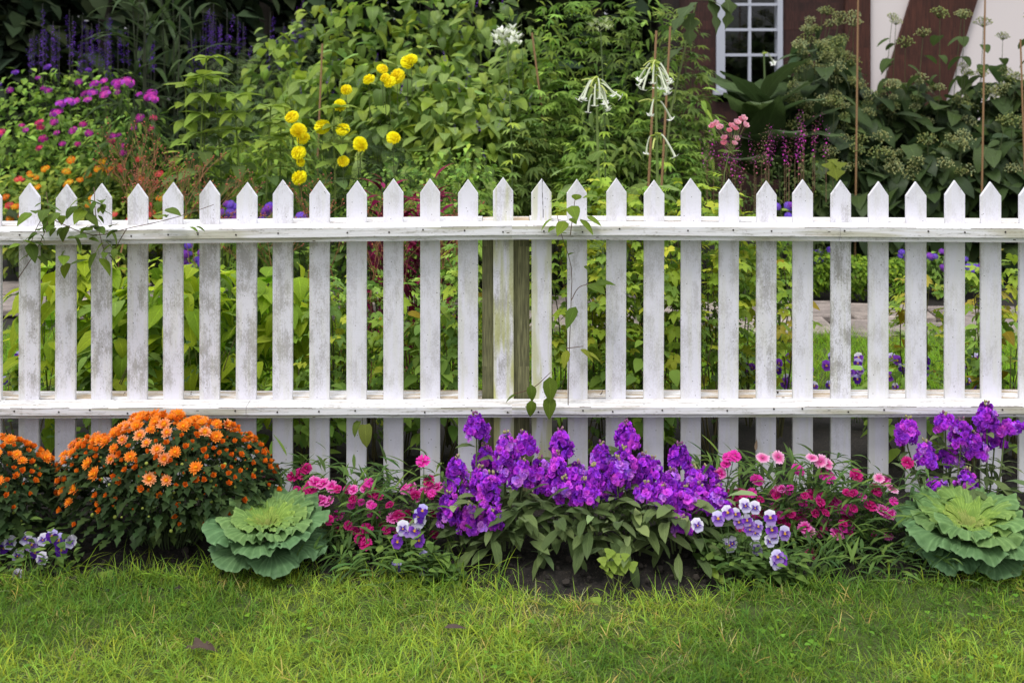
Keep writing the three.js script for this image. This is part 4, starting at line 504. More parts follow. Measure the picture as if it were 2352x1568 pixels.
// flower heads used below
const pom = (() => { const r = rng(801), b = new Batch(), p = [0, 1].map((k) => leaf('fan', 0.02, 0.02, { seg: 3, cols: 3, fold: 0.1, curl: 0.4 + k * 0.5, wave: 0.08, waves: 1, color: fade([0.92, 0.76, 0.005], [0.99, 0.95, 0.02]) })); for (let k = 0; k < 70; k++) { const y = 1 - k / 70 * 1.35, q = Math.sqrt(Math.max(0, 1 - y * y)), a = k * 2.4, n = V(Math.cos(a) * q, y, Math.sin(a) * q); b.add(pick(p, r), new THREE.Matrix4().compose(n.clone().multiplyScalar(0.027), new THREE.Quaternion().setFromUnitVectors(V(0, 0, 1), n.clone().add(V((r() - 0.5) * 0.8, (r() - 0.5) * 0.8, (r() - 0.5) * 0.8)).normalize()), V(1, 1, 1)), vary([1, 1, 1], r, 0.08)); } b.add(blob(0.03, [0.88, 0.72, 0.01], 8, 6), ID); return b.geometry(); })();
const fiveFlower = (L, W, a, b) => rosette([{ geos: [leaf('fan', L, W, { seg: 3, cols: 2, fold: 0.1, curl: 0.3, color: fade(a, b) })], n: 5, el: 0.1, r: rng(810), v: 0.1 }], { g: blob(L * 0.15, a, 5, 3), y: 0.001 });
function headOf(flower, n, R, sy, seed, tint = () => [1, 1, 1], k0 = 1) { const r = rng(seed), b = new Batch(); for (let k = 0; k < n; k++) { const y = 1 - k / n * 0.95, q = Math.sqrt(1 - y * y), a = k * 2.4, d = V(Math.cos(a) * q, y, Math.sin(a) * q); b.add(flower, facing(d, r() * 6, V(d.x * R, d.y * R * sy, d.z * R), k0 * (0.85 + r() * 0.3)), tint(k / n, r)); } return b.geometry(); }
const whiteFive = fiveFlower(0.016, 0.015, [0.9, 0.9, 0.9], [1, 1, 1]);
const phloxHead = headOf(whiteFive, 11, 0.058, 0.4, 811, (t, r) => vary([1, 1, 1], r, 0.35), 1.55);
const lantanaHead = headOf(rosette([{ geos: [leaf('round', 0.01, 0.009, { seg: 2, cols: 2, curl: 0.3 })], n: 5, el: 0.1, r: rng(818), v: 0.1 }]), 18, 0.026, 0.35, 812, (t, r) => vary(mix3([1, 1, 1], [1, 0.6, 0.8], t), r, 0.2));
const fluffHead = headOf(rosette([{ geos: [leaf('lance', 0.009, 0.004, { seg: 2, cols: 1, curl: 0.4 })], n: 6, el: 0.3, r: rng(817), v: 0.15, eljit: 0.8 }]), 30, 0.022, 0.8, 813, (t, r) => vary([1, 1, 1], r, 0.2), 1.2);
const spikeGeo = (() => { const r = rng(814), b = new Batch(), f = leaf('fan', 0.022, 0.014, { seg: 3, cols: 2, fold: 0.5, curl: 0.9 }); for (let k = 0; k < 90; k++) { const t = k / 90, a = k * 2.4 + r(); if (r() < 0.45 || noise(t * 9, 1, 7) < 0.35) continue; const q = 0.004 + r() * 0.012; b.add(f, turn(a, 0.1 + r() * 0.9, 0, V(Math.sin(a) * q, t * 0.34, Math.cos(a) * q), mix(1.3, 0.5, t) * (0.7 + r() * 0.6)), vary([1, 1, 1], r, 0.25)); } return b.geometry(); })();
const sparseSpike = (() => { const r = rng(815), b = new Batch(), f = leaf('fan', 0.024, 0.013, { seg: 3, cols: 2, fold: 0.5, curl: 0.9 }); for (let k = 0; k < 24; k++) { const t = k / 24, a = k * 2.4 + r(); b.add(f, turn(a, r() - 0.3, 0, V(Math.sin(a) * 0.014, t * 0.34, Math.cos(a) * 0.014), mix(1.1, 0.6, t) * (0.6 + r() * 0.6)), r() < 0.35 ? [0.45, 1.4, 0.35] : vary([1, 1, 1], r, 0.25)); } return b.geometry(); })();
function flowersOn(o, list, geo, colors, seed, k = [0.85, 1.2], stem = true, up = 0.8) { const r = rng(seed); for (const [x, y, d] of list) { const p = at(x, y, d).sub(o.position), n = V((r() - 0.5) * 0.7, up, 0.35 + r() * 0.5); const fl = put('flower', geo, petal(pick(colors, r)), o, facing(n, r() * 6, p, mix(k[0], k[1], r()))); fl.scale.y *= 0.62 + r() * 0.35; fl.scale.x *= 0.85 + r() * 0.3; if (stem) part('stem', tube([p.clone().add(V(0, -0.22, -0.06)), p.clone().add(V(0, -0.1, -0.01)), p], 0.0025, 0.0016, 4, 4), solid([0.1, 0.14, 0.04]), o); } }

// lantana and zinnia drifts at the far bed
[[35, 8.65, 395, 85, 0], [125, 8.80, 370, 90, 0], [215, 8.65, 350, 90, 0], [305, 8.80, 345, 80, 0], [80, 8.45, 450, 80, 0], [190, 8.45, 440, 80, 0], [290, 8.45, 430, 80, 0], [380, 8.55, 440, 70, 0], [40, 9.0, 265, 90, 1], [130, 9.1, 250, 90, 1], [220, 8.9, 270, 90, 1], [310, 9.0, 250, 80, 1], [50, 9.8, 145, 100, 2], [150, 9.9, 140, 90, 2], [250, 9.8, 150, 80, 2]].forEach(([px, d, top, hw, kind], i) => {
  const o = puff(['lantana mound with yellow orange flower clusters, ' + ORD[i % 4] + (i < 4 ? ' of back row' : ' of front row') + ' towards the sage', 'mid height zinnia clump with magenta flowers, ' + ORD[(i + 4) % 4] + ' counted towards the sage', 'tall leafy aster clump below the dark trees, ' + ORD[(i + 12) % 12] + ' counted towards the sage'][kind], px, d, top, hw, kind ? G.oval : G.oval, kind === 0 ? [[0.25, 0.37, 0.06], [0.34, 0.46, 0.07], [0.5, 0.58, 0.09], [0.19, 0.29, 0.055]] : MID, 820 + i, ['lantana mounds beyond the path', 'zinnia clumps beyond the path', 'aster clumps below the trees'][kind], { n: 420, k: [0.45, 0.95], own: 45 }, ['lantana', 'zinnia', 'aster'][kind]), r = rng(840 + i), f = [];
  for (let k = 0; k < [7, 6, 5][kind]; k++) f.push([px + (r() - 0.5) * hw * 1.5, top + 12 + r() * 70, d - 0.25 - r() * 0.15]);
  flowersOn(o, f, kind === 0 ? lantanaHead : phloxHead, kind === 0 ? (i % 3 === 0 ? [[0.8, 0.26, 0.03], [0.8, 0.12, 0.12]] : [[0.9, 0.5, 0.03], [0.9, 0.62, 0.05], [0.85, 0.36, 0.03]]) : kind === 1 ? [[0.55, 0.04, 0.33], [0.62, 0.06, 0.2], [0.5, 0.05, 0.42]] : [[0.4, 0.05, 0.4], [0.2, 0.06, 0.5]], 860 + i, kind ? [0.4, 0.62] : [0.7, 1.35], false);
});
{ const o = thing('phlox', 'magenta phlox with rounded flower heads beside the dark strap leaves', 'flowering plant', foot(300, 8.5)); bush(o, { rx: 0.3, rz: 0.22, h: heightAt(215, 8.5), lo: 0.05, n: 260, geos: G.lance, tints: DEEP, own: 30, seed: 870, map: veinMap }); flowersOn(o, [[292, 188, 8.3], [318, 216, 8.25], [352, 226, 8.3], [345, 218, 8.35], [215, 192, 8.3], [237, 185, 8.3], [212, 212, 8.3], [240, 215, 8.3], [160, 232, 8.3], [175, 230, 8.35], [128, 258, 8.3], [138, 238, 8.3], [200, 228, 8.35], [268, 190, 8.35]], phloxHead, [[0.62, 0.1, 0.72], [0.66, 0.09, 0.6], [0.5, 0.05, 0.5]], 871, [0.4, 0.8]); }
// purple salvia spikes
[[110, 10.1], [175, 10.0], [240, 10.1], [300, 10.2], [480, 9.6], [515, 9.7], [640, 9.8]].forEach(([px, d], i) => { const o = puff('purple salvia with many upright flower spikes in the far bed, ' + ORD[6 - i] + ' from the sage mass', px, d, 150, 50, G.lance, DEEP, 880 + i, 'purple salvias in the far bed', { n: 260, k: [0.6, 1.1], own: 10 }, 'salvia'), r = rng(890 + i); for (let k = 0; k < 11; k++) { const p = at(px + (r() - 0.5) * 110, 190 - r() * 90, d - 0.25 + r() * 0.3).sub(o.position), hgt = 0.55 + r() * 0.6; const m = put('flower_spike', spikeGeo, petal(pick([[0.15, 0.05, 0.45], [0.2, 0.07, 0.52], [0.12, 0.045, 0.36]], r)), o, turn(r() * 6, (r() - 0.5) * 0.35, (r() - 0.5) * 0.35, p, 1)); m.scale.set(0.7, hgt, 0.7); part('stem', tube([p.clone().add(V(0, -0.5, 0)), p.clone().add(V(0, hgt * 0.33, 0))], 0.003, 0.002, 4), solid([0.06, 0.06, 0.05]), o); } });
// tall strap-leaved plants
[[295, 9.3, 0], [345, 9.2, -10], [400, 9.35, 10], [425, 9.1, 60]].forEach(([px, d, top], i) => { const o = thing('strap_leaf_plant', 'tall dark plant with drooping strap leaves, ' + ORD[i] + ' from the magenta phlox', 'plant', foot(px, d), 'strap leaved plants in the far bed'), r = rng(900 + i), h = heightAt(top, d) + 0.15; for (let s = 0; s < 2; s++) { const x = (r() - 0.5) * 0.15; part('stem', tube([V(x, 0, 0), V(x + (r() - 0.5) * 0.05, h * 0.5, 0), V(x + (r() - 0.5) * 0.1, h, 0)], 0.009, 0.005, 6, 6), solid([0.04, 0.05, 0.025]), o); for (let k = 0; k < 15; k++) put('leaf', pick(G.strap, r), green(vary(pick([[0.08, 0.135, 0.045], [0.13, 0.19, 0.09], [0.09, 0.15, 0.045]], r), r, 0.1), { map: veinMap, wax: 0.35 }), o, turn(k * 2.4 + r(), 0.9 - r() * 0.5, 0, V(x, h * (0.25 + 0.75 * k / 15), 0), 0.65 + r() * 0.5)); } });
// feathery grey foliage
[[520, 9.2, 110, 70], [590, 9.3, 120, 60], [690, 9.4, 40, 70], [560, 9.0, 200, 60]].forEach(([px, d, top, hw], i) => puff('feathery grey green plant with thread fine leaves, ' + ['beside the strap leaves', 'tall one before the salvia', 'tallest, against the sage mass', 'lowest of them'][i], px, d, top, hw, G.feather, [[0.24, 0.34, 0.15], [0.3, 0.4, 0.2], [0.17, 0.25, 0.11]], 910 + i, 'feathery plants in the far bed', { n: 420, k: [1, 1.7], own: 15, map: null }, 'feathery_plant'));
// tall fresh green plants with whorled leaves
[[430, 6.95, 185], [463, 6.85, 160], [478, 7.0, 120], [500, 7.1, 215], [545, 6.9, 205], [620, 6.7, 232], [652, 6.9, 262], [772, 6.45, 235]].forEach(([px, d, top], i) => {
  const o = thing('tall_green_plant', 'tall pale green plant with whorls of pointed leaves, ' + ORD[i] + ' along from the phlox', 'plant', foot(px, d), 'tall whorl leaved plants'), r = rng(920 + i), h = heightAt(top + 14, d);
  part('stem', tube([V(0, 0, 0), V((r() - 0.5) * 0.08, h * 0.5, 0), V((r() - 0.5) * 0.04, h, 0)], 0.007, 0.0045, 6, 6), solid([0.2, 0.27, 0.06]), o);
  const tiers = 9; for (let q = 0; q < tiers; q++) { const y = h * (0.42 + 0.58 * q / (tiers - 1)), n = q > 5 ? 6 : 3; for (let k = 0; k < n; k++) { const lower = q < 5; put('leaf', pick(lower ? G.heart : G.oval, r), green(vary(lower ? [0.22, 0.33, 0.1] : [0.4, 0.56, 0.08], r, 0.15), { map: veinMap, through: 0.42 }), o, turn(k / n * 6.28 + q * 1.1 + r() * 0.5, 0.25 - r() * 0.35, (r() - 0.5) * 0.3, V(0, y, 0), (lower ? 1.2 : 1.4) * (0.8 + r() * 0.45))); } }
});
// green filler between them
[[560, 7.6, 300, 70], [640, 7.5, 300, 70], [690, 7.7, 270, 60], [600, 7.3, 370, 70], [680, 7.3, 380, 60], [500, 7.6, 330, 60], [440, 7.7, 310, 60]].forEach(([px, d, top, hw], i) => puff('dense bright green leafy plant around the tall whorl leaved stems', px, d, top, hw, G.lance, [[0.24, 0.37, 0.05], [0.32, 0.45, 0.06], [0.16, 0.26, 0.04]], 930 + i, 'bright leafy filler plants', { n: 330, k: [0.7, 1.2], own: 40 }));
// marigolds
{ const o = thing('marigold', 'dark feathery marigold bush with bright yellow pompom flowers', 'flowering plant', foot(810, 6.7)); bush(o, { rx: 0.42, rz: 0.24, h: heightAt(255, 6.7), lo: 0.05, n: 900, geos: G.feather, tints: [[0.06, 0.1, 0.035], [0.08, 0.13, 0.045], [0.05, 0.085, 0.03]], k: [0.9, 1.5], own: 40, seed: 940, hollow: 0.3 });
  flowersOn(o, [[787, 297, 6.4], [827, 332, 6.38], [903, 317, 6.4], [788, 370, 6.36], [685, 300, 6.4], [696, 318, 6.45], [685, 350, 6.4], [690, 372, 6.42], [687, 408, 6.38], [740, 291, 6.45], [670, 268, 6.45], [795, 206, 6.5], [847, 182, 6.55], [884, 178, 6.55], [895, 188, 6.55], [912, 175, 6.6], [945, 135, 6.6], [935, 143, 6.62], [780, 242, 6.55], [878, 158, 6.6]], pom, [[1, 1, 1], [0.95, 0.9, 1]], 941, [0.6, 1.0], true, 0.55); }
// dense dark foliage below the marigolds
[[880, 7.2, 360, 80], [990, 7.2, 330, 80], [1080, 7.0, 330, 70], [950, 6.6, 420, 80], [820, 6.5, 420, 70]].forEach(([px, d, top, hw], i) => puff('fine leaved green bush below the sage mass, ' + ['beside the marigold', 'between marigold and post', 'nearest the fence post', 'behind the crimson plants', 'under the marigold flowers'][i], px, d, top, hw, G.small, MID, 945 + i, 'dark fine leaved bushes', { n: 700, k: [0.9, 1.8], own: 20, wax: 0.1 }));
// sage: the great mass of heart-shaped leaves
[[700, 8.6, 130, 80], [780, 8.5, 90, 85], [860, 8.4, 120, 85], [940, 8.5, 80, 90], [1020, 8.4, 110, 90], [1100, 8.3, 140, 90], [730, 9.3, -20, 90], [820, 9.3, -50, 90], [920, 9.4, -60, 90], [1020, 9.3, -60, 90], [1120, 9.2, -40, 90], [900, 8.15, 190, 80], [1000, 8.1, 180, 85], [1090, 8.1, 200, 80], [1160, 8.15, 170, 70], [1030, 7.95, 260, 70], [1110, 7.95, 270, 60], [620, 9.2, 70, 70], [1200, 8.9, 60, 80]].forEach(([px, d, top, hw], i) => { const o = puff((i % 2 ? 'flowerless heart leaved sage plant, ' : 'violet flowered heart leaved sage plant, ') + (i < 6 ? ORD[i] + ' of the middle row from the salvias' : i < 11 ? ORD[i - 6] + ' of the back row from the salvias' : i < 15 ? ORD[i - 11] + ' of the front row from the salvias' : i < 17 ? ORD[i - 15] + ' of the foremost pair from the marigold' : i < 18 ? 'apart among the feathery plants' : 'beside the narrow leaved stand'), px, d, top, hw, G.heart, SAGE, 950 + i, 'sage plants in the great leafy mass', { n: 250, k: [0.6, 1.45], own: 75, el: [-0.95, 0.4], rz: 0.24, wax: 0.5, stemC: [0.06, 0.07, 0.04] }, 'sage_plant'), r = rng(970 + i); if (i % 2 === 0) for (let k = 0; k < 4; k++) { const p = at(px + (r() - 0.5) * 130, top + 20 + r() * 80, d - 0.28).sub(o.position); put('flower', spikeGeo, petal([0.2, 0.03, 0.5]), o, turn(r() * 6, 0.2, 0.3, p, 0.16 + r() * 0.14)); } });
// crimson plant
[[885, 6.1, 400, 45], [945, 6.15, 430, 50], [990, 6.2, 410, 45]].forEach(([px, d, top, hw], i) => puff('crimson leaved plant rising just above the fence top, ' + ORD[2 - i] + ' from the post', px, d, top, hw, G.lance, [[0.26, 0.012, 0.06], [0.4, 0.02, 0.12], [0.13, 0.008, 0.035]], 990 + i, 'crimson leaved plants', { n: 150, k: [0.7, 1.25], own: 60, el: [0, 1.1], stemC: [0.12, 0.01, 0.03] }, 'crimson_plant'));
// airy red seed sprays
[[270, 6.1, 265], [330, 6.0, 300], [400, 6.05, 330], [440, 5.95, 300], [480, 6.1, 350], [560, 5.9, 430], [640, 5.95, 450], [710, 5.9, 380], [780, 6.0, 430], [850, 5.9, 440], [910, 5.9, 470], [1000, 5.9, 430], [1040, 6.0, 450]].forEach(([px, d, top], i) => {
  const o = thing('seed_spray', 'airy spray of thin red stems with tiny red seed beads, ' + ORD[i] + ' along from the phlox', 'plant', foot(px, d), 'red seed sprays behind the fence'), r = rng(1000 + i), h = heightAt(top, d), b = new Batch(), bead = blob(0.0042, [1, 1, 1], 5, 4);
  const grow = (p, dir, len, n) => { const e = p.clone().addScaledVector(dir, len); b.add(tube([p, e], 0.0005 * (n + 1.4), 0.0007, 3), ID, [0.3, 0.14, 0.06]); if (n === 0) { b.add(bead, new THREE.Matrix4().makeTranslation(e.x, e.y, e.z), vary([0.33, 0.085, 0.05], r, 0.35)); return; } for (let k = 0; k < (n > 2 ? 3 : 2); k++) grow(p.clone().lerp(e, 0.45 + 0.55 * (k + r() * 0.3) / 2.3), dir.clone().add(V((r() - 0.5) * 1.7, r() * 0.5 - 0.1, (r() - 0.5) * 1.2)).normalize(), len * (0.5 + r() * 0.15), n - 1); };
  for (let s = 0; s < 2; s++) grow(V((r() - 0.5) * 0.05, h * 0.45, 0), V((r() - 0.5) * 0.6, 1, (r() - 0.5) * 0.5).normalize(), h * 0.28, 4);
  b.build('spray', stemMat, o, 'stuff'); part('stem', tube([V(0, 0, 0), V(0.01, h * 0.25, 0), V(0, h * 0.48, 0)], 0.003, 0.002, 4, 4), solid([0.2, 0.09, 0.04]), o);
});
// ageratum
[[525, 6.35, 455, 0], [585, 6.3, 470, 0], [670, 6.35, 465, 0], [440, 6.4, 560, 0], [2100, 8.1, 565, 1], [2160, 8.0, 570, 1], [2230, 8.05, 590, 1], [1790, 6.6, 470, 2], [1900, 8.3, 570, 1]].forEach(([px, d, top, kind], i) => { const o = puff(['violet blue ageratum behind the fence top beside the red seed sprays', 'violet blue ageratum clump behind the bright bushlets', 'single violet petunia clump just above the fence top'][kind], px, d, top + 10, 42, G.oval, MID, 1020 + i, ['ageratum by the seed sprays', 'ageratum behind the bushlets', null][kind], { n: 130, k: [0.4, 0.8], own: 20 }, 'ageratum'), r = rng(1040 + i), f = []; for (let k = 0; k < 12; k++) f.push([px + (r() - 0.5) * 70, top + r() * 55, d - 0.12 - r() * 0.08]); flowersOn(o, f, fluffHead, [[0.2, 0.1, 0.66], [0.25, 0.13, 0.7], [0.3, 0.08, 0.55]], 1060 + i, [0.8, 1.25], false); });

// thin leaved stand behind the white tobacco flowers
[[1230, 8.5, -20, 80], [1310, 8.6, -50, 80], [1400, 8.5, -30, 80], [1480, 8.6, -50, 80], [1560, 8.5, -10, 70], [1270, 8.2, 140, 70], [1360, 8.2, 150, 70], [1450, 8.2, 170, 70], [1540, 8.2, 160, 70], [1600, 8.3, 200, 60], [1220, 7.95, 260, 60], [1340, 7.9, 290, 60], [1440, 7.95, 290, 60], [1560, 7.9, 300, 60]].forEach(([px, d, top, hw], i) => puff('dark green plant of narrow palmate leaves, ' + (i < 5 ? ORD[i] + ' of the back row' : i < 10 ? ORD[i - 5] + ' of the middle row' : ORD[i - 10] + ' of the front row') + ' from the sage mass', px, d, top, hw, i % 3 ? G.palm : G.lance, i % 2 ? MID : [[0.2, 0.3, 0.07], [0.28, 0.38, 0.08], [0.15, 0.23, 0.055]], 1080 + i, 'narrow leaved stand', { n: 260, k: [0.8, 1.4], own: 40, el: [-0.6, 0.5], rz: 0.22 }, 'palmate_plant'));
{ // cleome
  const cl = (label, px, py, d, white) => { const o = thing('cleome', label, 'flowering plant', foot(px, d)), r = rng(px), p = at(px, py, d).sub(o.position), b = new Batch(), f = leaf('oblong', 0.034, 0.012, { seg: 4, cols: 2, curl: 0.6, rise: 0.3, color: fade([0.75, 0.8, 0.6], white ? [0.95, 0.95, 0.93] : [0.5, 0.6, 0.2]) }); part('stem', tube([V(0, 0, 0), V(0.03, p.y * 0.5, 0), p], 0.006, 0.004, 5, 6), solid([0.12, 0.17, 0.06]), o); for (let k = 0; k < (white ? 16 : 7); k++) { const a = k * 2.4, q = 0.02 + 0.03 * Math.sqrt(k / 16), c = p.clone().add(V(Math.cos(a) * q, 0.035 - (q - 0.02) * 2.2 + r() * 0.02, Math.sin(a) * q)), hd = new Batch(); for (let j = 0; j < 4; j++) hd.add(f, turn(j * 0.7 - 1 + a, 0.5 + r() * 0.5, 0, V(0, 0, 0), white ? 1 : 0.7)); for (let j = 0; j < 5; j++) hd.add(tube([V(0, 0, 0), V((r() - 0.5) * 0.06, 0.02, (r() - 0.5) * 0.06)], 0.0006, 0.0005, 3), ID, [0.6, 0.65, 0.4]); put('flower', hd.geometry(), petal(), o, turn(r() * 6, 0, 0, p.clone().lerp(c, 1.7), 1.7)); } for (let k = 0; k < 26; k++) { const t = 0.35 + k / 26 * 0.58; put('leaf', k > 16 ? G.small[k % 2] : G.palm[k % 2], green(pick(SAGE, r)), o, turn(k * 2.4, 0.2 - r() * 0.5, 0, V(0.03 * Math.sin(t * 3), p.y * t, 0), k > 16 ? 1.2 : 1)); } };
  cl('white spider flower head on a leafy stem in front of the sage mass', 1165, 92, 7.3, true); cl('cleome stem with a yellow green bud cluster', 1380, 72, 7.6, false);
}
{ // flowering tobacco with drooping white trumpets
  const tr = [0, 1, 2].map((k) => { const b = new Batch(), c = [V(0, 0, 0), V(0.022, 0.004, 0), V(0.046 + k * 0.014, -0.018 - k * 0.006, 0), V(0.072 + k * 0.02, -0.06 + k * 0.004, 0)], e = c[3]; b.add(tube(c, 0.0024, 0.0042, 6, 8), ID, [0.82, 0.86, 0.7]); b.add(tube([c[0], c[1]], 0.0048, 0.004, 6), ID, [0.4, 0.5, 0.09]); const dir = c[3].clone().sub(c[2]).normalize(); for (let j = 0; j < 5; j++) b.add(leaf('lance', 0.02, 0.014, { seg: 3, cols: 2, curl: 0.4 }), facing(dir, j * 1.2566, e, 1), [0.95, 0.95, 0.92]); return b.geometry(); });
  const bud = (() => { const b = new Batch(); b.add(tube([V(0, 0, 0), V(0.03, 0.004, 0), V(0.065, -0.012, 0)], 0.0035, 0.0028, 6, 5), ID, [0.62, 0.68, 0.22]); b.add(blob(0.006, [0.4, 0.5, 0.09], 6, 4), ID); return b.geometry(); })();
  for (const [label, px, py, d, fl, big] of [['tobacco plant with a single umbrella of drooping white trumpet flowers', 1370, 188, 6.2, 12, 1], ['taller tobacco plant with several tiers of drooping white trumpet flowers', 1505, 150, 6.3, 11, 2]]) {
    const o = thing('tobacco_plant', label, 'flowering plant', foot(px, d)), r = rng(px + 7), p = at(px, py, d).sub(o.position);
    part('stem', tube([V(0.02, 0, 0), V(0.015, p.y * 0.5, 0), p], 0.011, 0.006, 7, 6), solid([0.17, 0.24, 0.06]), o);
    const tier = (y, n, k) => { for (let i = 0; i < n; i++) { const isBud = i % 3 === 2; put(isBud ? 'flower_bud' : 'flower', isBud ? bud : pick(tr, r), petal(), o, turn(i / n * 6.28 + (r() - 0.5) * 1.1, 0, isBud ? (r() - 0.5) * 0.7 : -0.5 * r() ** 0.7, V(0, y + (r() - 0.4) * 0.05, 0), k * (1.05 + r() * 0.55))); } };
    for (const [lx, ly, az, el, k] of big === 1 ? [[1362, 372, 0.3, 1.0, 0.4], [1350, 388, -1.35, 0.3, 0.62], [1345, 420, -1.0, 0.1, 0.6]] : [[1445, 470, 0.3, 1.1, 0.7], [1480, 450, 0.9, 0.7, 0.6], [1430, 460, -0.9, 0.5, 0.5]]) put('leaf', G.big[1], green(vary([0.42, 0.58, 0.17], r, 0.1), { map: veinMap, through: 0.4 }), o, turn(az, el, 0.2, at(lx, ly, d - 0.3).sub(o.position), k));
    tier(p.y, fl, 1); tier(p.y - 0.045, 5, 0.9); if (big === 2) { tier(p.y - 0.2, 4, 0.9); tier(p.y - 0.38, 3, 1); }
    for (let k = 0; k < 8; k++) put('leaf', G.big[k % 2], green(vary([0.2, 0.3, 0.07], r, 0.12), { map: veinMap, through: 0.4 }), o, turn(k * 2.4 + px, 0.4 - r() * 0.6, (r() - 0.5) * 0.4, V(0, p.y * (0.15 + 0.48 * k / 8), 0), 0.75 - k * 0.05));
  }
  const o = thing('big_leaf_tobacco', 'large leaved tobacco plant with one white trumpet in front of the window', 'plant', foot(1755, 8.7)), r = rng(1200); part('stem', tube([V(0, 0, 0), V(0.02, 0.8, 0), V(0, 1.62, 0)], 0.014, 0.007, 7, 6), solid([0.1, 0.15, 0.05]), o);
  for (let k = 0; k < 22; k++) put('leaf', G.big[k % 2], green(vary(pick([[0.12, 0.19, 0.065], [0.085, 0.14, 0.045], [0.16, 0.24, 0.085]], r), r, 0.12), { map: veinMap }), o, turn(k * 2.4 + r(), 1.3 - r() * 0.9, (r() - 0.5) * 0.5, V((r() - 0.5) * 0.15, 0.7 + k * 0.026, (r() - 0.5) * 0.1), 2.05 - k * 0.03)); put('flower', tr[1], petal(), o, turn(0.5, -0.6, 0, V(-0.02, 1.6, 0.05), 1.6));
}
{ const o = thing('lobed_leaf_plant', 'leaning tall plant with large jagged leaves hanging before the window top', 'plant', foot(1520, 7.8)), r = rng(1205), g = [0.6, 1.1].map((q) => leaf('lobed', 0.3, 0.17, { seg: 14, cols: 4, fold: 0.2, curl: q })), q0 = at(1600, 5, 7.8).sub(o.position); part('stem', tube([V(0, 0, 0), at(1535, 300, 7.8).sub(o.position), at(1570, 130, 7.8).sub(o.position), q0], 0.01, 0.006, 6, 8), solid([0.13, 0.17, 0.05]), o); for (const [x, y, az, el, k] of [[1625, -10, 0.8, -1.0, 0.9], [1668, -12, 0.5, -1.1, 0.8], [1600, 5, -1.0, -0.5, 1], [1602, 0, 1.5, 0.1, 0.9], [1590, 30, -0.4, -0.8, 0.8], [1570, 110, -1.3, -0.3, 0.7]]) put('leaf', pick(g, r), green(vary([0.16, 0.23, 0.09], r, 0.1), { map: veinMap }), o, turn(az, el, (r() - 0.5) * 0.3, at(x, y, 7.75).sub(o.position), k)); }
{ // pink rose spray on one tall cane
  const rp = leaf('fan', 0.024, 0.03, { seg: 4, cols: 4, fold: 0.1, curl: -0.9, cup: 0.3, color: fade([0.72, 0.2, 0.3], [0.92, 0.52, 0.6]) }), r0 = rng(1210), rose = rosette([{ geos: [rp], n: 5, el: 0.35, r: r0 }, { geos: [rp], n: 5, el: 0.8, r: r0, k: 0.85, off: 0.5 }, { geos: [rp], n: 4, el: 1.2, r: r0, k: 0.65 }], { g: blob(0.007, [0.6, 0.3, 0.1], 6, 4), y: 0.006 });
  const o = thing('pink_rose', 'upright rose cane carrying a cluster of small pink roses', 'rose', foot(1665, 5.5)), r = rng(1211), p = at(1682, 320, 5.5).sub(o.position); part('stem', tube([V(0, 0, 0), at(1660, 470, 5.5).sub(o.position), at(1664, 400, 5.5).sub(o.position), p], 0.0045, 0.0022, 5, 8), solid([0.16, 0.2, 0.06]), o);
  for (const [x, y] of [[1648, 288], [1656, 296], [1640, 292], [1680, 292], [1692, 285], [1700, 278], [1710, 290], [1688, 298], [1706, 275], [1690, 322], [1686, 332], [1665, 320], [1664, 332], [1675, 303]]) { const q = at(x, y, 5.45 + r() * 0.08).sub(o.position); put('flower', rose, petal(pick([[1, 1, 1], [1, 1.15, 1.1], [1, 0.85, 0.9]], r)), o, facing(V((x - 1678) * 0.02, 0.8, 0.6), r() * 6, q, 0.78 + r() * 0.25)); part('stem', tube([p.clone().add(V(0, -0.06, 0)), q], 0.0014, 0.001, 4), solid([0.2, 0.24, 0.08]), o); }
  for (let k = 0; k < 8; k++) put('leaf', G.rose[k % 2], green(pick(ROSE, r)), o, turn(k * 2.4, 0.2, 0, V(0, p.y * (0.45 + k * 0.06), 0), 1.1));
}
// magenta hyssop
[[1640, 7.9, 330], [1710, 7.9, 340], [1770, 7.9, 310], [1830, 7.9, 330], [1870, 7.9, 290]].forEach(([px, d, top], i) => { const o = puff('wispy hyssop with small magenta flowers, ' + ORD[i] + ' from the white trumpet flowers', px, d, top + 45, 38, G.small, [[0.1, 0.15, 0.04], [0.14, 0.2, 0.05]], 1220 + i, 'magenta hyssop plants', { n: 260, k: [0.7, 1.3], own: 15 }, 'hyssop'), r = rng(1230 + i); for (let k = 0; k < 7; k++) { const p = at(px + (r() - 0.5) * 60, top + 30 + r() * 50, d - 0.15).sub(o.position); put('flower_spike', sparseSpike, petal(pick([[0.78, 0.06, 0.62], [0.6, 0.18, 0.28], [0.8, 0.07, 0.66]], r)), o, turn(r() * 6, (r() - 0.5) * 0.5, (r() - 0.5) * 0.5, p, 0.62)); part('stem', tube([p.clone().add(V(0, -0.3, 0)), p], 0.002, 0.0014, 4), solid([0.2, 0.12, 0.07]), o); } });
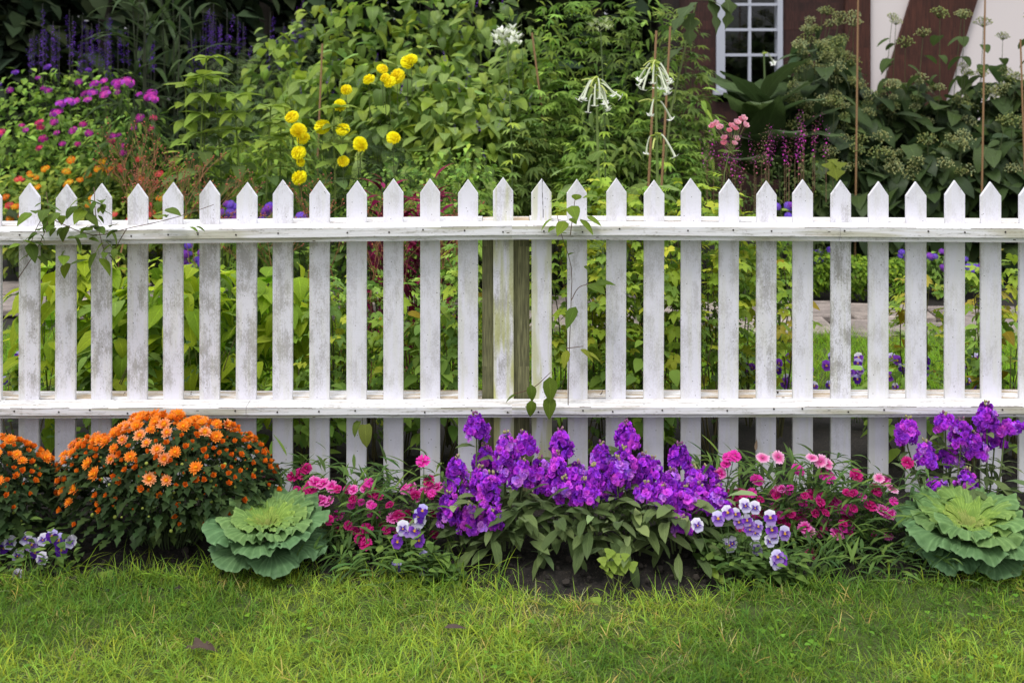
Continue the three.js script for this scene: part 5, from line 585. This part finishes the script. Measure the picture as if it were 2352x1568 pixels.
// dark shrub with pale seed umbels
const umbel = (() => { const r = rng(1250), b = new Batch(), dot = (() => { const q = blob(0.0052, [0.46, 0.5, 0.24], 4, 2); return q; })(); for (let k = 0; k < 26; k++) { const y = 1 - k / 26 * 0.9, q = Math.sqrt(1 - y * y), a = k * 2.4, e = V(Math.cos(a) * q, y * 0.8, Math.sin(a) * q).multiplyScalar(0.045 + r() * 0.01); b.add(tube([V(0, -0.02, 0), e], 0.0012, 0.001, 3), ID, [0.16, 0.2, 0.07]); for (let j = 0; j < 2; j++) b.add(dot, new THREE.Matrix4().makeTranslation(e.x + (r() - 0.5) * 0.016, e.y + (r() - 0.5) * 0.012, e.z + (r() - 0.5) * 0.016), vary([1, 1, 1], r, 0.3)); } return b.geometry(); })();
const DARK_GREENS = lush([[0.045, 0.075, 0.035], [0.06, 0.095, 0.042], [0.035, 0.058, 0.03], [0.08, 0.12, 0.05]], 1.5);  // dark green is the own colour of these shrub leaves
[[1870, 9.0, 130, 85], [1880, 8.8, 250, 80], [1990, 9.1, 190, 90], [2090, 9.2, 180, 90], [2180, 9.1, 200, 90], [2270, 9.2, 150, 90], [2350, 9.1, 190, 90], [1960, 8.6, 330, 90], [2070, 8.6, 320, 95], [2170, 8.6, 310, 95], [2270, 8.6, 310, 95], [2360, 8.6, 290, 90], [1900, 9.5, 60, 80]].forEach(([px, d, top, hw], i) => {
  const o = puff([0, 1, 12].includes(i) ? 'dark shrub crowded with pale seed umbels beside the house window' : i > 2 && i < 7 ? 'dark shrub with a few tall umbels standing clear before the diagonal timber' : 'low dark broad leaved shrub with scattered umbels just above the fence', px, d, top, hw, G.heart, DARK_GREENS, 1260 + i, 'dark shrubs in front of the house', { n: 260, k: [1.0, 2.3], own: 80, el: [-1.0, 0.3], rz: 0.26, wax: 0.45, stemC: [0.05, 0.05, 0.03] }, 'umbel_shrub'), r = rng(1280 + i);
  const dense = [0, 1, 12].includes(i), tallOnes = i > 2 && i < 7 ? 3 : 0; for (let k = 0; k < (dense ? 26 : 11) + tallOnes; k++) { const p = at(px + (r() - 0.5) * hw * 1.6, k < tallOnes ? 20 + r() * 90 : top + (dense ? -35 : -15) + r() * (dense ? 150 : 110), d - 0.3 + r() * 0.25).sub(o.position); put('seed_umbel', umbel, petal(pick([[1, 1, 1], [0.65, 0.7, 0.5], [0.8, 0.8, 0.7]], r)), o, facing(V((r() - 0.5) * 0.6, 1, 0.3), r() * 6, p, 0.7 + r() * 0.7)); part('stem', tube([p.clone().add(V((r() - 0.5) * 0.1, k < tallOnes ? -0.65 : -0.25, -0.06)), p], 0.003, 0.0018, 4), solid([0.09, 0.11, 0.04]), o); if (k < tallOnes) for (let q = 0; q < 3; q++) put('leaf', G.heart[q], green(DARK_GREENS[3], { map: veinMap }), o, turn(r() * 6.28, -0.3, 0, p.clone().add(V(0, -0.15 - 0.15 * q, 0)), 0.9 + r() * 0.6)); }
});
{ const o = thing('grape_sprout', 'yellow green lobed grape leaf standing out before the dark shrub', 'plant', foot(1910, 6.5)), g = leaf('lobed', 0.13, 0.15, { seg: 12, cols: 4, fold: 0.15, curl: 0.5 }); put('leaf', g, green([0.3, 0.36, 0.05], { map: veinMap }), o, turn(0.1, -0.8, 0.1, at(1912, 365, 6.5).sub(o.position), 1.0)); put('leaf', g, green([0.26, 0.33, 0.05], { map: veinMap }), o, turn(1.3, -0.5, 0.1, at(1908, 370, 6.5).sub(o.position), 0.7)); part('stem', tube([V(0, 0, 0), V(0.03, 0.6, 0), at(1910, 366, 6.5).sub(o.position)], 0.003, 0.002, 4, 6), solid([0.14, 0.12, 0.05]), o); }
// big pale leaf beside the honeysuckle
{ const o = thing('mullein', 'plant with large pale grey green leaves beyond the path, among the lantana', 'plant', foot(55, 8.3)), r = rng(1300), h = heightAt(470, 8.3); for (let k = 0; k < 9; k++) put('leaf', G.big[k % 2], green([0.17, 0.23, 0.13], { map: veinMap }), o, turn(k * 2.4, 1.0 - k * 0.06, 0, V(0, 0.1 + h * 0.4, 0), 1.0)); part('stem', tube([V(0, 0, 0), V(0, 0.2 + h * 0.4, 0)], 0.012, 0.01, 6), solid([0.15, 0.19, 0.08]), o); }
// bamboo stakes
[[1222, 75, 1240, 215, 8.2], [1540, 60, 1525, 330, 7.1], [1508, 70, 1490, 420, 6.6], [1972, -30, 1966, 470, 8.35], [2345, 90, 2352, 300, 8.3], [2264, -20, 2262, 100, 8.3], [740, 100, 735, 220, 8.1]].forEach(([x0, y0, x1, y1, d], i) => { const a = at(x0, y0, d), b = at(x1, y1, d), dir = b.clone().sub(a), f = a.clone().addScaledVector(dir, a.y / (a.y - b.y)), o = thing('bamboo_stake', 'thin tan bamboo stake ' + ['leaning beside the white spider flower', 'behind the taller tobacco plant, reddish and farther back', 'tied close to the taller tobacco plant', 'standing tall before the red timber beside the window shrub', 'short, at the far end of the dark shrubs', 'before the white plaster beyond the diagonal timber', 'rising behind the yellow marigolds'][i], 'stake', f, 'bamboo plant stakes'), top = a.clone().sub(f), m = solid([0.3, 0.17, 0.08], 0.6); part('cane', tube([V(0, -0.02, 0), top], 0.008, 0.0065, 8), m, o); for (let k = 1; k < 7; k++) put('node_ring', new THREE.TorusGeometry(0.0078, 0.0016, 5, 10).rotateX(Math.PI / 2), m, o, facing(top.clone().normalize(), 0, top.clone().multiplyScalar(k / 7), 1)); });

// ---------------------------------------------------------------- the house
{
  const H = thing('house', 'half timbered house with red brown boards and white sash window', 'house', V(0, 0, 0)), Z = FENCE - 10.5, x0 = wide(1560 - CX, 10.5), xm = wide(1997 - CX, 10.5), x1 = 7.5, red = solid([0.2, 0.06, 0.035], 0.8, { map: grainMap }), dark = solid([0.055, 0.032, 0.026], 0.85, { map: grainMap }), white = solid([0.5, 0.52, 0.6], 0.75), plaster = solid([0.8, 0.73, 0.72], 0.95);  // window white is greyed in its colour to stand for tree shade on the house
  const wx0 = wide(1645 - CX, 10.5), wx1 = wide(1797 - CX, 10.5), wy0 = heightAt(206, 10.5), wy1 = 2.75;
  const box = (n, m, a, b, c, d, e, f, par = H) => { const g = new THREE.BoxGeometry(b - a, d - c, f - e); boxUV(g, 1.3); const q = part(n, g, m, par); q.position.set((a + b) / 2, (c + d) / 2, (e + f) / 2); return q; };
  let y = 0; for (let k = 0; y < 3.2; k++) { const b = Math.min(3.2, y + 0.16), m = solid(k % 2 ? [0.15, 0.048, 0.035] : [0.125, 0.042, 0.032], 0.8, { map: grainMap }); if (b > wy0 && y < wy1) { box('board', m, x0, wx0 - 0.001, y, b, Z - 0.12, Z + 0.002 * (k % 2)); box('board', m, wx1 + 0.001, xm, y, b, Z - 0.12, Z + 0.002 * (k % 2)); } else box('board', m, x0, xm, y, b, Z - 0.12, Z + 0.002 * (k % 2)); y = b; }
  box('corner_post', dark, x0 - 0.16, x0 - 0.002, 0, 3.2, Z - 0.14, Z + 0.03); box('plaster_wall', plaster, xm + 0.001, x1, 0, 3.2, Z - 0.12, Z - 0.01); box('timber', red, xm - 0.22, xm + 0.002, 0, 3.2, Z + 0.004, Z + 0.04);
  { const s = new THREE.Shape(), X = (px, py) => [wide(px - CX, 10.46), heightAt(py, 10.46)], a = X(2094, 0), b = X(2246, 0), k = (2246 - 2190) / 180; s.moveTo(a[0] + k * 1.1, a[1] + 1.1); s.lineTo(b[0] + k * 1.1, b[1] + 1.1); s.lineTo(b[0] - k * 1.95, b[1] - 1.95); s.lineTo(a[0] - k * 1.95, a[1] - 1.95); const g = new THREE.ExtrudeGeometry(s, { depth: 0.04, bevelEnabled: true, bevelSize: 0.004, bevelThickness: 0.004, bevelSegments: 1 }); boxUV(g, 1.3); const m = part('timber', g, red, H); m.position.z = Z - 0.004; }
  const w = new THREE.Group(); w.name = 'window'; H.add(w); const f = 0.075, zf = Z + 0.03;
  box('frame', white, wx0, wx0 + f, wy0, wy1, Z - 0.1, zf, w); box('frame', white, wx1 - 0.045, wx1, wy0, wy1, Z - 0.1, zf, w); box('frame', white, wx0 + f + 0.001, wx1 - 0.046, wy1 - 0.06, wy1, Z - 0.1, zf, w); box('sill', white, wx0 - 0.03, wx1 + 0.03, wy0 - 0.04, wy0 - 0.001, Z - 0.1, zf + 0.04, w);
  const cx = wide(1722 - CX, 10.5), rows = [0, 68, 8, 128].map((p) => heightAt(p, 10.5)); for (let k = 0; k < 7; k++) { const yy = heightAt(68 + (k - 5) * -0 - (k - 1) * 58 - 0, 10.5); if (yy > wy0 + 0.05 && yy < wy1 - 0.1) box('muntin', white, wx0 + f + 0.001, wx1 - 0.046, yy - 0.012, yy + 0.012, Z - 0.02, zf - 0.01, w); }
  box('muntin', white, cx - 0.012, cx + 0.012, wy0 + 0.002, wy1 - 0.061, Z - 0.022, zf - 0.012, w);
  const glass = new THREE.MeshPhysicalMaterial({ color: 0xffffff, transmission: 1, thickness: 0, roughness: 0.02, ior: 1.5 }); box('pane', glass, wx0 + f, cx - 0.013, wy0, wy1 - 0.06, Z - 0.012, Z - 0.01, w); box('pane', glass, cx + 0.013, wx1 - 0.046, wy0, wy1 - 0.06, Z - 0.012, Z - 0.01, w);
  const room = solid([0.04, 0.035, 0.03], 0.9); box('inner_room', room, wx0 - 0.4, wx1 + 0.4, 0.4, 3.1, Z - 2.2, Z - 2.1); box('inner_room', room, wx0 - 0.4, wx0 - 0.38, 0.4, 3.1, Z - 2.1, Z - 0.125); box('inner_room', room, wx1 + 0.38, wx1 + 0.4, 0.4, 3.1, Z - 2.1, Z - 0.125); box('inner_room', room, wx0 - 0.38, wx1 + 0.38, 3.05, 3.1, Z - 2.1, Z - 0.125); box('inner_room', room, wx0 - 0.38, wx1 + 0.38, 0.4, 0.45, Z - 2.1, Z - 0.125);
  const rf = box('roof', dark, x0 - 0.4, x1 + 0.3, 3.22, 3.36, Z - 3, Z + 0.35); rf.rotation.x = 0.0; box('side_wall', dark, x0 - 0.15, x0 - 0.01, 0, 3.2, Z - 3, Z - 0.145);
}
// dark trees behind everything
const treeLeaf = leaf('ovate', 0.14, 0.08, { seg: 3, cols: 2, fold: 0.2, curl: 0.8 });
[[-120, 11.2], [60, 11.7], [230, 11.2], [420, 11.7], [600, 11.2], [790, 11.7], [980, 11.2], [1170, 11.7], [1360, 11.2], [1540, 11.8], [-30, 12.7], [210, 12.8], [450, 12.7], [690, 12.8], [930, 12.7], [1170, 12.8], [1410, 12.7], [1620, 12.9]].forEach(([px, d], i) => {
  const o = thing('evergreen_tree', i < 10 ? 'dark evergreen tree behind the garden, ' + ORD[9 - i] + ' in line from the house' : 'dark evergreen tree of the second row, ' + ORD[17 - i] + ' in line from the house', 'tree', foot(px, d), 'dark trees behind the garden'), r = rng(1400 + i), h = 4.2 + r() * 0.8, b = new Batch(); part('trunk', tube([V(0, 0, 0), V(0.05, 1.5, 0), V(0, h * 0.9, 0)], 0.1, 0.03, 8, 6), solid([0.05, 0.04, 0.03]), o);
  for (let k = 0; k < (i < 10 ? 1900 : 1300); k++) { const y = 0.15 + (h - 0.15) * r() ** 1.45, R = 0.95 * Math.min(1, (h - y) / 1.6 + 0.2), a = r() * 6.28, q = mix(0.35, 1, Math.sqrt(r())) * R; b.add(treeLeaf, turn(a + (r() - 0.5) * 2, 0.4 - r() * 1.1, r() - 0.5, V(Math.cos(a) * q, y, Math.sin(a) * q * 0.6), 1.3 + r() * 1.2), vary(pick([[0.035, 0.055, 0.024], [0.045, 0.07, 0.03], [0.03, 0.045, 0.022]], r), r, 0.3)); }
  b.build('crown', green([1, 1, 1], { through: 0.2, wax: 0.1 }), o, 'stuff');
});

scene.traverse((o) => { if (o.isMesh) { o.castShadow = true; o.receiveShadow = true; } });
renderer.render(scene, camera);
